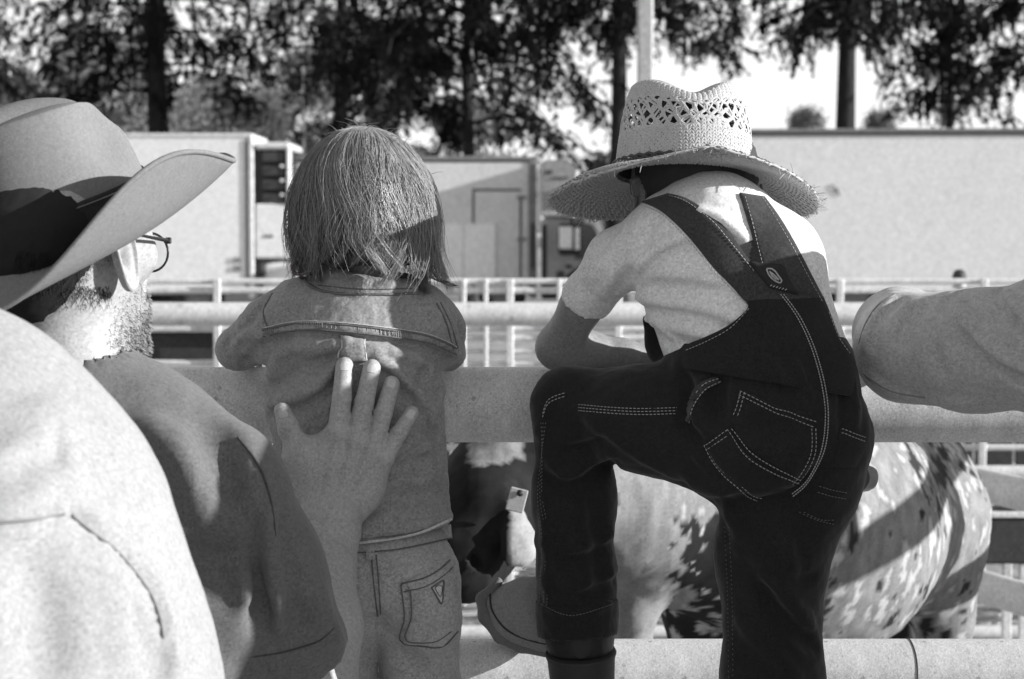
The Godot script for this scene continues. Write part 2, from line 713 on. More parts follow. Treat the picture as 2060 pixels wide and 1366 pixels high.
# ---------------------------------------------------------------- materials
func picture(kind: String, size: int, seed_: int) -> Array:     # a grey texture and its mean
	var r := RandomNumberGenerator.new()
	r.seed = seed_
	var ns := FastNoiseLite.new()
	ns.seed = seed_
	ns.noise_type = FastNoiseLite.TYPE_SIMPLEX_SMOOTH
	ns.fractal_octaves = 4
	ns.frequency = 0.02
	var val := PackedFloat32Array()
	val.resize(size * size)
	var blot := PackedFloat32Array()
	for i in size * size / 4:
		blot.append(r.randf() + r.randf() - 1.0)
	var sum := 0.0
	for y in size:
		for x in size:
			var u := float(x) / size * TAU
			var w := float(y) / size * TAU
			var big := ns.get_noise_3d(cos(u) * 40.0 + cos(w) * 17.0, sin(u) * 40.0 + 31.0 * sin(w), 31.0 * cos(w))
			var t := 0.8
			var g := 0.8 * (r.randf() + r.randf() - 1.0) + 0.9 * blot[(y / 2) * (size / 2) + x / 2]
			match kind:
				"fine": t = 0.76 + 0.15 * g + 0.03 * big
				"grain": t = 0.66 + 0.22 * g + 0.05 * big
				"denim": t = 0.58 + 0.24 * g + 0.12 * big + (0.08 if (x + y) % 3 == 0 else -0.04)
				"knit": t = 0.66 + 0.22 * g + 0.05 * big
				"skin": t = 0.68 + 0.20 * g + 0.09 * big
				"paint": t = 0.66 + 0.21 * g + 0.14 * big
				"dirt": t = 0.55 + 0.25 * g + 0.45 * big
				"bark": t = 0.5 + 0.25 * g + 0.4 * ns.get_noise_2d(x * 4.0, y * 0.4)
				"coat": t = 0.72 + 0.16 * g + 0.2 * ns.get_noise_2d(x * 5.0, y * 0.6)
			val[y * size + x] = t
	if kind == "paint":      # chips and rust specks
		for i in 70:
			var cx := r.randi() % size
			var cy := r.randi() % size
			var big_r := 1 + (2 if r.randf() < 0.2 else 0)
			for dy in range(-big_r, big_r + 1):
				for dx in range(-big_r, big_r + 1):
					if dx * dx + dy * dy <= big_r * big_r and r.randf() < 0.8:
						val[posmod(cy + dy, size) * size + posmod(cx + dx, size)] *= 0.45
	var im := Image.create(size, size, false, Image.FORMAT_RGB8)
	for y in size:
		for x in size:
			var t := clampf(val[y * size + x], 0.04, 1.0)
			sum += t
			var s := Color(t, t, t).linear_to_srgb()
			im.set_pixel(x, y, s)
	return [ImageTexture.create_from_image(im), sum / (size * size)]


var pics := {}


func mat(called: String, albedo: float, rough: float, kind := "grain", tile := 0.3, spec := 0.4) -> StandardMaterial3D:   # tile: metres that one repeat of the texture covers
	if not pics.has(kind):
		pics[kind] = picture(kind, 256, 7 + pics.size())
	var m := StandardMaterial3D.new()
	m.resource_name = called
	var t := minf(albedo / pics[kind][1], 1.0)
	m.albedo_color = Color(t, t, t).linear_to_srgb()
	m.albedo_texture = pics[kind][0]
	m.uv1_triplanar = true
	m.uv1_scale = Vector3.ONE / tile
	m.roughness = rough
	m.metallic_specular = spec
	M[called] = m
	return m


func make_materials() -> void:
	mat("rail_paint", 0.58, 0.55, "paint", 0.24)
	mat("far_rail_paint", 0.58, 0.5, "paint", 0.8)
	mat("dirt", 0.34, 1.0, "dirt", 2.2, 0.1)
	mat("trailer_white", 0.78, 0.5, "fine", 4.0)
	mat("trailer_grey", 0.6, 0.5, "fine", 4.0)
	mat("trailer_side", 0.76, 0.55, "fine", 4.0)
	mat("trailer_pale", 0.8, 0.5, "fine", 4.0)
	mat("trim_white", 0.8, 0.4, "grain", 4.0)
	mat("trim_dark", 0.05, 0.6, "grain", 4.0)
	mat("trim_grey", 0.2, 0.6, "grain", 4.0)
	mat("rubber", 0.03, 0.9, "grain", 2.0)
	mat("black_metal", 0.02, 0.5, "grain", 2.0)
	mat("mirror_glass", 0.9, 0.08, "grain", 4.0)
	M.mirror_glass.metallic = 1.0
	mat("cab_paint", 0.26, 0.35, "grain", 4.0)
	mat("window_dark", 0.02, 0.1, "grain", 4.0, 0.6)
	mat("pole_paint", 0.42, 0.5, "grain", 2.0)
	mat("bark", 0.035, 1.0, "bark", 1.2, 0.1)
	mat("needles", 1.0, 0.8, "grain", 1.0, 0.2)
	mat("leaves", 1.0, 0.8, "grain", 1.0, 0.2)
	for k in ["needles", "leaves"]:
		M[k].vertex_color_use_as_albedo = true
	M.leaves.backlight = Color(0.3, 0.3, 0.3)
	mat("skin", 0.35, 0.55, "skin", 0.3)
	mat("child_skin", 0.22, 0.5, "skin", 0.3)
	mat("eye_white", 0.7, 0.2, "grain", 0.2)
	mat("eye_dark", 0.03, 0.1, "grain", 0.2)
	mat("felt", 0.19, 0.95, "fine", 0.26, 0.15)
	mat("felt_band", 0.035, 0.85, "grain", 0.3, 0.2)
	mat("tee_grey", 0.12, 0.9, "knit", 0.3, 0.2)
	mat("shirt_white", 0.31, 0.9, "knit", 0.3, 0.2)
	mat("tee_white", 0.72, 0.9, "knit", 0.3, 0.2)
	mat("denim_shirt", 0.25, 0.9, "denim", 0.27, 0.2)
	mat("denim_seam", 0.13, 0.95, "denim", 0.2, 0.2)
	mat("denim_worn", 0.5, 0.95, "denim", 0.2, 0.2)
	mat("denim_pale", 0.34, 0.9, "denim", 0.27, 0.2)
	mat("denim_dark", 0.017, 0.85, "denim", 0.27, 0.25)
	mat("denim_sunlit_pale", 0.045, 0.85, "denim", 0.27, 0.25)  # overalls denim lifted for sunlight on straps and yoke; hammer loop shares it
	mat("thread", 0.36, 0.8, "grain", 0.1, 0.2)
	mat("thread_dull", 0.16, 0.8, "grain", 0.1, 0.2)
	mat("sleeve_grey", 0.34, 0.9, "knit", 0.3, 0.2)
	mat("trousers", 0.06, 0.9, "denim", 0.3, 0.2)
	mat("suede", 0.24, 0.95, "skin", 0.2, 0.15)
	mat("boot_leather", 0.018, 0.5, "skin", 0.2)
	mat("sole", 0.14, 0.8, "grain", 0.1)
	mat("heel", 0.03, 0.6, "grain", 0.1)
	mat("label_cloth", 0.02, 0.8, "grain", 0.1)
	mat("straw", 0.42, 0.7, "grain", 0.11, 0.35)
	mat("straw_shell", 0.40, 0.8, "grain", 0.11, 0.3)
	mat("straw_band", 0.05, 0.7, "grain", 0.1)
	mat("bead", 0.85, 0.3, "grain", 0.1)
	mat("hair", 1.0, 0.32, "grain", 0.2, 0.5)
	M.hair.vertex_color_use_as_albedo = true
	mat("hair_base", 0.03, 0.7, "grain", 0.1, 0.3)
	mat("dark_hair", 0.018, 0.7, "grain", 0.05, 0.3)
	mat("brown_hair", 0.05, 0.7, "grain", 0.05, 0.3)
	mat("wire_black", 0.015, 0.35, "grain", 0.1)
	mat("coat", 1.0, 0.75, "coat", 0.55, 0.25)
	M.coat.vertex_color_use_as_albedo = true
	mat("tag_plastic", 0.38, 0.4, "grain", 0.1)
	mat("hoof", 0.05, 0.6, "grain", 0.1)
	mat("horn", 0.09, 0.4, "grain", 0.1)
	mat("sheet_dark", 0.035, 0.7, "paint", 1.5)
	mat("straw_litter", 0.5, 0.9, "grain", 0.4, 0.2)
	mat("nail", 0.46, 0.35, "grain", 0.1)
	for k in ["denim_shirt", "denim_pale", "denim_dark", "denim_sunlit_pale", "tee_white", "tee_grey", "shirt_white", "sleeve_grey"]:
		M[k].rim_enabled = true
		M[k].rim = 0.5
		M[k].rim_tint = 0.3
	var g := StandardMaterial3D.new()
	g.resource_name = "lens"
	g.albedo_color = Color(1, 1, 1, 0.05)
	g.transparency = BaseMaterial3D.TRANSPARENCY_ALPHA
	g.roughness = 0.03
	M["lens"] = g


# ---------------------------------------------------------------- camera, sky, sun
func make_view() -> void:
	var cam := Camera3D.new()
	cam.name = "camera"
	cam.position = EYE
	cam.basis = cam_basis
	cam.fov = rad_to_deg(2.0 * atan(683.0 / FPX))
	cam.near = 0.1
	cam.far = 600.0
	var att := CameraAttributesPhysical.new()
	att.frustum_focal_length = 12.0 / (683.0 / FPX)
	att.frustum_focus_distance = 2.66
	att.exposure_aperture = 10.0
	att.exposure_sensitivity = 100.0
	cam.attributes = att
	add_child(cam)
	cam.current = true
	var env := Environment.new()
	env.background_mode = Environment.BG_SKY
	var sm := ProceduralSkyMaterial.new()
	sm.sky_top_color = Color(0.52, 0.52, 0.52)
	sm.sky_horizon_color = Color(1.0, 1.0, 1.0)
	sm.sky_curve = 0.45
	sm.ground_bottom_color = Color(0.3, 0.3, 0.3)
	sm.ground_horizon_color = Color(0.45, 0.45, 0.45)
	sm.energy_multiplier = 0.74
	var sky := Sky.new()
	sky.sky_material = sm
	env.sky = sky
	env.tonemap_mode = Environment.TONE_MAPPER_LINEAR
	env.tonemap_exposure = 1.62
	env.sdfgi_enabled = true
	env.ssao_enabled = true
	env.ssil_enabled = true
	var we := WorldEnvironment.new()
	we.name = "daylight"
	we.environment = env
	add_child(we)
	var sun := DirectionalLight3D.new()
	sun.name = "sun"
	sun.light_color = Color(1, 1, 1)
	sun.light_energy = 1.6
	sun.light_angular_distance = 0.5
	sun.shadow_enabled = true
	add_child(sun)
	sun.look_at_from_position(SUN * 50.0, Vector3.ZERO)


const SUN := Vector3(0.9, 0.262, 0.17)
const RAIL_Z := 2.85
const RAIL_R := 0.0514


# ---------------------------------------------------------------- fences
func pipe(mb: MB, p: Vector3, q: Vector3, r: float, sides := 28) -> void:
	mb.tube(PackedVector3Array([p, p.lerp(q, 0.33), p.lerp(q, 0.66), q]), PackedFloat32Array([r]), sides)


func rail_y(py: float, d: float) -> float:
	return P(1030, py, d).y


func make_fences() -> void:
	# the fence that the children lean on
	var f := thing("pipe_fence", "thick pale pipe rail fence the children lean on, with chipped paint", "fence", Vector3(0, 0, -RAIL_Z))
	var y0 := rail_y(814, RAIL_Z)
	var y1 := rail_y(1361, RAIL_Z)
	for k in 4:
		var y := y0 + (y1 - y0) * k
		var mb := MB.new()
		pipe(mb, Vector3(-2.6, y, -RAIL_Z), Vector3(2.6, y, -RAIL_Z), RAIL_R, 40)
		put(mb, "rail", M.rail_paint, f)
	var joint := MB.new()
	var jr := PackedVector3Array()
	for i in 41:
		var a := TAU * i / 40.0
		jr.append(Vector3(P(1831, 1320, RAIL_Z).x + 0.0012 * sin(a * 3.0), y1 + RAIL_R * sin(a), -RAIL_Z + RAIL_R * cos(a)))
	joint.tube(jr, PackedFloat32Array([0.0011]), 6, false)
	put(joint, "pipe_joint", M.trim_dark, f)
	for x in [-1.35, 1.35]:
		var mb := MB.new()
		pipe(mb, Vector3(x, 0, -RAIL_Z - 0.11), Vector3(x, y0 + 0.06, -RAIL_Z - 0.11), 0.055)
		put(mb, "post", M.rail_paint, f)
	# the pipe fence across the arena
	var d := 8.4
	var g := thing("arena_fence", "white pipe rail fence closing the far side of the arena", "fence", Vector3(0, 0, -d))
	for py in [632.0, 792.0, 950.0, 1112.0, 1272.0]:
		var mb := MB.new()
		pipe(mb, Vector3(-6, rail_y(py, d), -d), Vector3(7, rail_y(py, d), -d), px(24.0 if py < 700 else 14.0, d), 24)
		put(mb, "rail", M.far_rail_paint, g)
	for x in [-3.4, -0.78, 0.84, 2.95]:
		var mb := MB.new()
		pipe(mb, Vector3(x, 0, -d - 0.09), Vector3(x, rail_y(612, d), -d - 0.09), 0.04, 16)
		put(mb, "post", M.far_rail_paint, g)
	# portable panels behind it
	var e := 9.6
	panel(e, -1200, 600, [287, 436, -300, -900], "white livestock panel with an added dark sheet for shade under trailers, behind the arena fence", true)
	panel(e, 740, 1500, [933, 977, 1026, 1125, 1244], "white livestock panel with many uprights, seen beside the boy's elbow", false)
	panel(e, 1580, 3000, [1690, 1980, 2300, 2700], "white livestock panel seen between the boy and the grey sleeve", false)
	# alley fence on the sunny side of the cattle: it runs towards the eye and bars their flanks with shade
	var al := thing("alley_fence", "heavy pale pipe alley fence running towards us beside the speckled cattle", "fence", Vector3(1.4, 0, -6.5))
	var from := Vector3(1.35, 0, -6.6)
	var to := Vector3(2.35, 0, -3.7)
	for h in [1.19, 0.885, 0.575, 0.27]:
		var mb := MB.new()
		pipe(mb, from + Vector3(0, h, 0), to + Vector3(0, h, 0), 0.05, 24)
		put(mb, "rail", M.far_rail_paint, al)
	for h in [1.5, 1.81]:  # taller unseen rails added to throw shade bars on the steer
		var mb := MB.new()
		pipe(mb, from.lerp(to, 0.6) + Vector3(0, h, 0), to + Vector3(0, h, 0), 0.05, 24)
		put(mb, "rail", M.far_rail_paint, al)
	for t in [0.34, 0.6, 0.8, 1.0]:
		var mb := MB.new()
		var b := from.lerp(to, t) + Vector3(0.09, 0, 0.02)
		pipe(mb, b, b + Vector3(0, 1.24 if t < 0.5 else 1.86, 0), 0.05, 20)
		put(mb, "post", M.far_rail_paint, al)
	# dark feed trough by the alley
	var tr := thing("feed_trough", "dark square feed trough with a pale rim behind the speckled cattle", "trough", P(1990, 1090, 7.2))
	var c := P(1985, 1075, 7.2)
	var mb2 := MB.new()
	mb2.box(c, Vector3(0.24, 0.16, 0.3), 0.008)
	put(mb2, "tub", M.sheet_dark, tr)
	mb2 = MB.new()
	for s in [-1.0, 1.0]:
		mb2.box(c + Vector3(s * 0.115, 0.088, 0), Vector3(0.03, 0.02, 0.32), 0.004)
		mb2.box(c + Vector3(0, 0.088, s * 0.145), Vector3(0.2, 0.02, 0.03), 0.004)
	put(mb2, "rim", M.far_rail_paint, tr)
	for s in [[-1, -1], [1, -1], [-1, 1], [1, 1]]:
		mb2 = MB.new()
		var lp := c + Vector3(s[0] * 0.1, -0.08, s[1] * 0.12)
		mb2.box(Vector3(lp.x, lp.y * 0.5, lp.z), Vector3(0.03, lp.y, 0.03), 0.003)
		put(mb2, "leg", M.far_rail_paint, tr)
	# dark board wall low behind the arena
	var w := thing("board_wall", "dark board wall low behind the arena fence", "wall", Vector3(0, 0, -13))
	for i in 60:
		mb2 = MB.new()
		mb2.box(Vector3(-7.5 + i * 0.25, 0.3, -13.0), Vector3(0.235, 0.58 + 0.02 * sin(i * 2.3), 0.03), 0.004)
		put(mb2, "board", M.sheet_dark, w)


func panel(d: float, x0: float, x1: float, uprights: Array, label: String, filled: bool) -> void:
	var t := thing("livestock_panel", label, "fence panel", P((x0 + x1) / 2, 800, d), "portable livestock panels")
	t.position.y = 0.0
	for row in ([[566, 12], [584, 13], [660, 14], [730, 12]] if filled else [[566, 12], [584, 13], [661, 11], [680, 12], [707, 9], [732, 11]]) + [[800, 12], [900, 12], [1000, 12], [1100, 12]]:
		var mb := MB.new()
		var a := P(x0, row[0], d)
		var b := P(x1, row[0], d)
		b.y = a.y
		mb.box((a + b) * 0.5, Vector3(b.x - a.x, px(row[1], d), 0.04), 0.008)
		put(mb, "rail", M.far_rail_paint, t)
	for u in uprights:
		var mb := MB.new()
		var top := P(u, 560, d - 0.03)
		mb.box(Vector3(top.x, top.y * 0.5, -d + 0.03), Vector3(0.022 if int(u) % 2 else 0.034, top.y, 0.022), 0.005)
		put(mb, "upright", M.far_rail_paint, t)
	var posts := [x0, x1]
	for u in posts:
		var mb := MB.new()
		var top := P(u, 556, d)
		mb.box(Vector3(top.x, top.y * 0.5, -d), Vector3(0.05, top.y, 0.05), 0.01)
		put(mb, "post", M.far_rail_paint, t)
	if filled:  # added sheet, dark for the shade under the trailers
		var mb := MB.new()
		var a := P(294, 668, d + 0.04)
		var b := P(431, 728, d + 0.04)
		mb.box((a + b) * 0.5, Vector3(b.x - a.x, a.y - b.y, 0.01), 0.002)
		put(mb, "shade_sheet", M.sheet_dark, t)


# ---------------------------------------------------------------- lorries and trailers
func slab(mb: MB, x0: float, y0: float, x1: float, y1: float, d: float, deep: float, bev := 0.02) -> void:    # a block whose near face spans those sight lines at distance d
	var a := P(x0, y0, d)
	var b := P(x1, y1, d)
	mb.box(Vector3((a.x + b.x) * 0.5, (a.y + b.y) * 0.5, -d - deep * 0.5), Vector3(absf(b.x - a.x), absf(a.y - b.y), deep), bev)


func part(called: String, m: Material, t: Node3D, x0: float, y0: float, x1: float, y1: float, d: float, deep: float, bev := 0.02) -> MeshInstance3D:
	var mb := MB.new()
	slab(mb, x0, y0, x1, y1, d, deep, bev)
	return put(mb, called, m, t)


func wheel(t: Node3D, x: float, d: float, r := 0.5) -> void:
	var c := P(x, 600, d)
	c.y = r
	var tyre := MB.new()
	var bas := Basis(Vector3.RIGHT, PI / 2)
	tyre.lathe(c, bas, PackedVector2Array([Vector2(r * 0.55, -0.13), Vector2(r * 0.9, -0.14), Vector2(r, -0.09), Vector2(r, 0.09), Vector2(r * 0.9, 0.14), Vector2(r * 0.55, 0.13)]), 24)
	var o := put(tyre, "wheel", M.rubber, t)
	var rim := MB.new()
	rim.lathe(c, bas, PackedVector2Array([Vector2(0.001, 0.06), Vector2(r * 0.2, 0.1), Vector2(r * 0.5, 0.05), Vector2(r * 0.56, 0.12), Vector2(r * 0.56, -0.12), Vector2(0.001, -0.1)]), 20)
	for i in rim.v.size():
		rim.v[i] -= t.position
	var r2 := MeshInstance3D.new()
	r2.mesh = rim.mesh(M.trim_grey)
	r2.name = "rim"
	o.add_child(r2, true)


func make_trailers() -> void:
	var d := 40.0
	var t := thing("refrigerated_trailer", "pale box trailer with a dark vented cooling unit on its nose", "trailer", Vector3(P(100, 600, d).x, 0, -d))
	part("box_body", M.trailer_white, t, -620, 274, 498, 586, d, 2.5)
	part("roof_rail", M.trim_white, t, -622, 268, 507, 276, d - 0.03, 2.56)
	part("bottom_rail", M.trim_grey, t, -620, 586, 498, 593, d - 0.02, 2.5)
	part("corner_post", M.trim_white, t, 499, 276, 511, 600, d - 0.04, 2.5)
	part("corner_strip", M.trim_grey, t, 492, 284, 497, 598, d - 0.02, 0.02, 0.0)
	part("marker_plate", M.trim_grey, t, 470, 518, 484, 528, d - 0.03, 0.03, 0.0)
	part("marker_plate", M.trim_grey, t, 470, 534, 485, 546, d - 0.03, 0.03, 0.0)
	part("cooling_unit", M.trailer_pale, t, 513, 410, 580, 520, d - 0.02, 2.3, 0.03)
	part("cooling_frame", M.trim_white, t, 513, 286, 584, 300, d - 0.05, 2.3, 0.04)
	part("cooling_frame", M.trim_white, t, 576, 300, 584, 412, d - 0.05, 0.3, 0.02)
	part("grille_back", M.black_metal, t, 513, 298, 577, 424, d + 0.1, 2.0, 0.0)
	for k in 4:
		part("grille_slat", M.trim_dark, t, 527, 306 + k * 28, 572, 326 + k * 28, d - 0.01, 0.08, 0.02)
	for k in 3:
		part("grille_latch", M.trim_white, t, 562, 331 + k * 29, 570, 337 + k * 29, d - 0.1, 0.06, 0.02)
	part("unit_print", M.trim_dark, t, 530, 473, 549, 478, d - 0.03, 0.02, 0.0)
	part("unit_underside", M.black_metal, t, 511, 522, 530, 556, d + 0.05, 1.5, 0.02)
	part("unit_tank", M.trailer_side, t, 530, 530, 600, 600, d + 0.3, 1.2, 0.05)
	for x in [-480, -340, 400]:
		wheel(t, x, d + 0.2)
	# second trailer
	d = 42.0
	t = thing("grey_box_trailer", "grey box trailer with an outlined side door, behind the toddler", "trailer", Vector3(P(830, 600, d).x, 0, -d))
	part("box_body", M.trailer_grey, t, 560, 326, 1064, 592, d, 2.5)
	part("roof_rail", M.trim_grey, t, 560, 314, 1082, 323, d - 0.04, 2.6)
	part("end_frame", M.trim_grey, t, 1064, 318, 1080, 600, d - 0.03, 2.5, 0.02)
	part("end_post", M.trim_white, t, 1081, 336, 1088, 470, d - 0.08, 0.1, 0.02)
	part("end_post", M.trim_white, t, 1082, 476, 1088, 500, d - 0.08, 0.1, 0.02)
	part("door_strip", M.trim_dark, t, 950, 380, 1048, 384, d - 0.02, 0.04, 0.0)
	part("door_strip", M.trim_dark, t, 950, 385, 954, 600, d - 0.02, 0.04, 0.0)
	part("door_strip", M.trim_dark, t, 1045, 396, 1049, 600, d - 0.02, 0.04, 0.0)
	part("door_hinge", M.trim_grey, t, 1040, 394, 1058, 400, d - 0.05, 0.05, 0.0)
	part("door_hinge", M.trim_grey, t, 1040, 478, 1058, 484, d - 0.05, 0.05, 0.0)
	part("lock_rod", M.trim_dark, t, 1068, 450, 1074, 540, d - 0.07, 0.03, 0.0)
	part("pale_sheet", M.trailer_pale, t, 878, 450, 932, 566, d - 0.06, 0.05, 0.0)
	part("pale_sheet", M.trailer_pale, t, 933, 450, 996, 566, d - 0.06, 0.05, 0.0)
	for x in [640, 760, 1010]:
		wheel(t, x, d + 0.2)
	# third trailer
	d = 38.0
	t = thing("long_plain_trailer", "long plain pale grey box trailer with a darker roof edge, behind the boy", "trailer", Vector3(P(1800, 600, d).x, 0, -d))
	var bas := Basis(Vector3.UP, deg_to_rad(-3.5))
	var mid := P(1880, 430, d + 1.2)
	var mb := MB.new()
	mb.box(mid, Vector3(px(800, d), px(320, d), 2.5), 0.03, bas)
	put(mb, "box_body", M.trailer_side, t)
	mb = MB.new()
	mb.box(mid + Vector3(0, px(165, d), 0), Vector3(px(804, d), px(9, d), 2.56), 0.02, bas)
	put(mb, "roof_rail", M.trim_grey, t)
	mb = MB.new()
	mb.box(mid + bas * Vector3(0, px(158, d), 1.26), Vector3(px(802, d), px(5, d), 0.03), 0.0, bas)
	put(mb, "roof_strip", M.trim_dark, t)
	mb = MB.new()
	for q in [[-7, 9, 5, 5, 0.6], [0, 2, 8, 6, -0.5], [5, -6, 4, 10, 0.3], [-2, -2, 5, 4, 0.2]]:
		mb.box(mid + bas * Vector3(px(-216 + q[0], d), px(46 + q[1], d), 1.262), Vector3(px(q[2], d), px(q[3], d), 0.012), 0.0, bas * Basis(Vector3.BACK, q[4]))
	put(mb, "scuff_mark", M.trim_grey, t)
	for x in [1600, 1720, 2080]:
		wheel(t, x, d + 0.5)
	# the lorry cab
	d = 41.0
	t = thing("lorry_cab", "grey lorry cab with a big bright side mirror, at the boy's shoulder", "lorry", Vector3(P(1150, 600, d).x, 0, -d))
	part("cab_body", M.cab_paint, t, 1092, 436, 1216, 566, d, 2.4, 0.06)
	mb = MB.new()
	var prof := [P(1092, 322, d), P(1140, 320, d), P(1160, 336, d), P(1158, 372, d), P(1166, 424, d), P(1092, 424, d)]
	extrude(mb, prof, 2.3)
	put(mb, "roof_fairing", M.cab_paint, t)
	part("fairing_vent", M.trim_dark, t, 1098, 342, 1111, 350, d - 0.03, 0.05, 0.0)
	part("fairing_seam", M.trim_dark, t, 1111, 356, 1144, 359, d - 0.03, 0.05, 0.0)
	part("roof_edge", M.trim_white, t, 1092, 424, 1150, 435, d - 0.08, 2.4, 0.03)
	part("roof_edge", M.trim_white, t, 1140, 418, 1152, 434, d - 0.12, 0.2, 0.03)
	part("cab_seam", M.black_metal, t, 1090, 452, 1100, 566, d - 0.02, 0.06, 0.0)
	mb = MB.new()
	extrude(mb, [P(1160, 440, d - 0.04), P(1182, 440, d - 0.04), P(1204, 470, d - 0.04), P(1210, 520, d - 0.04), P(1158, 520, d - 0.04)], 0.05)
	put(mb, "side_window", M.window_dark, t)
	mb = MB.new()
	mb.tube(PackedVector3Array([P(1176, 440, d - 0.1), P(1196, 444, d - 0.1), P(1206, 462, d - 0.1), P(1210, 500, d - 0.1)]), PackedFloat32Array([0.1, 0.11, 0.07, 0.04]), 8)
	put(mb, "window_pillar", M.trim_white, t)
	part("side_mirror", M.black_metal, t, 1123, 450, 1170, 514, d - 0.6, 0.14, 0.05)
	part("mirror_glass", M.trim_white, t, 1125, 456, 1151, 500, d - 0.62, 0.03, 0.0)
	part("mirror_glass", M.trim_white, t, 1157, 458, 1166, 502, d - 0.62, 0.03, 0.0)
	mb = MB.new()
	mb.tube(PackedVector3Array([P(1150, 440, d), P(1150, 440, d - 0.6), P(1150, 452, d - 0.6)]), PackedFloat32Array([0.03]), 6)
	put(mb, "mirror_arm", M.black_metal, t)
	part("side_step", M.trim_dark, t, 1120, 545, 1135, 562, d - 0.05, 0.2, 0.02)
	part("door_handle", M.trim_dark, t, 1138, 532, 1150, 540, d - 0.06, 0.06, 0.02)
	wheel(t, 1180, d + 0.1, 0.52)
	part("chassis", M.black_metal, t, 1090, 566, 1216, 602, d + 0.2, 1.8, 0.02)


func extrude(mb: MB, prof: Array, deep: float) -> void:
	var m := prof.size()
	var back := Vector3(0, 0, -deep)
	for i in m:
		mb.quad(prof[i], prof[(i + 1) % m], prof[(i + 1) % m] + back, prof[i] + back)
	for i in range(1, m - 1):
		mb.face3(prof[0], prof[i], prof[i + 1])
		mb.face3(prof[0] + back, prof[i + 1] + back, prof[i] + back)


func make_poles() -> void:
	var d := 20.0
	var t := thing("light_pole", "pale square light pole rising behind the straw hat", "light pole", Vector3(P(1297, 400, d).x, 0, -d))
	var mb := MB.new()
	var h := 8.5
	mb.box(Vector3(t.position.x, h / 2, -d), Vector3(px(31, d), h, px(31, d)), 0.018)
	put(mb, "shaft", M.pole_paint, t)
	mb = MB.new()
	mb.box(Vector3(t.position.x, 0.02, -d), Vector3(0.32, 0.04, 0.32), 0.01)
	put(mb, "base_plate", M.trim_grey, t)
	mb = MB.new()
	mb.box(Vector3(t.position.x, h + 0.06, -d + 0.3), Vector3(0.3, 0.12, 0.7), 0.03)
	put(mb, "lamp_head", M.trim_grey, t)
	d = 46.0
	t = thing("thin_pole", "thin pale pole standing among the bushes", "pole", Vector3(P(611, 300, d).x, 0, -d))
	mb = MB.new()
	mb.tube(PackedVector3Array([Vector3(t.position.x, 0, -d), P(611, 140, d)]), PackedFloat32Array([px(3.4, d), px(2.4, d)]), 8)
	put(mb, "shaft", M.trim_white, t)
	mb = MB.new()
	mb.lathe(P(611, 140, d), Basis(), PackedVector2Array([Vector2(0.04, -0.04), Vector2(0.05, 0.0), Vector2(0.04, 0.05), Vector2(0.001, 0.07)]), 10)
	put(mb, "cap", M.trim_white, t)
	# the dark dome behind the far rails
	d = 9.75
	t = thing("marker_lamp", "small dark domed marker lamp on a post behind the far rails", "lamp", Vector3(P(1930, 560, d).x, 0, -d))
	var c := P(1930, 567, d)
	mb = MB.new()
	var s := px(1, d)
	mb.lathe(c, Basis(), PackedVector2Array([Vector2(18 * s, 0), Vector2(18 * s, 5 * s), Vector2(14.5 * s, 6 * s)]), 20)
	put(mb, "collar", M.black_metal, t)
	mb = MB.new()
	mb.lathe(c, Basis(), PackedVector2Array([Vector2(14.5 * s, 5 * s), Vector2(14.2 * s, 13 * s), Vector2(12 * s, 19 * s), Vector2(7 * s, 24 * s), Vector2(0.001, 25.5 * s)]), 20)
	put(mb, "dome", M.trim_dark, t)
	mb = MB.new()
	mb.tube(PackedVector3Array([Vector3(c.x, 0, c.z), c]), PackedFloat32Array([0.03]), 10)
	put(mb, "post", M.far_rail_paint, t)


# ---------------------------------------------------------------- ground
func make_ground() -> void:
	var mb := MB.new()
	var pts := PackedVector3Array()
	var ns := FastNoiseLite.new()
	ns.seed = 3
	ns.frequency = 0.35
	var n := 90
	for j in n:
		for i in n:
			var x := pow(absf(i / (n - 1.0) * 2.0 - 1.0), 3.0) * 320.0 * signf(i / (n - 1.0) - 0.5)
			var z := pow(absf(j / (n - 1.0) * 2.0 - 1.0), 3.0) * 320.0 * signf(j / (n - 1.0) - 0.5) - 6.0
			pts.append(Vector3(x, -0.02 + 0.02 * ns.get_noise_2d(x, z), z))
	mb.grid(pts, n, n)
	var o := put(mb, "ground", M.dirt)
	o.set_meta("kind", "structure")
	# straw trodden into the arena
	rng.seed = 41
	var st := MB.new()
	for k in 5000:
		var p := Vector3(rng.randf_range(-3.0, 4.5), 0.012, rng.randf_range(-16.0, -5.5))
		var a := rng.randf() * TAU
		var l := rng.randf_range(0.06, 0.22)
		var dv := Vector3(cos(a), rng.randf_range(-0.05, 0.12), sin(a)) * l
		st.tube(PackedVector3Array([p, p + dv]), PackedFloat32Array([rng.randf_range(0.003, 0.008)]), 3, false)
	o = put(st, "straw_litter", M.straw_litter)
	tag(o, "loose straw trodden over the arena dirt", "straw", "", "stuff")


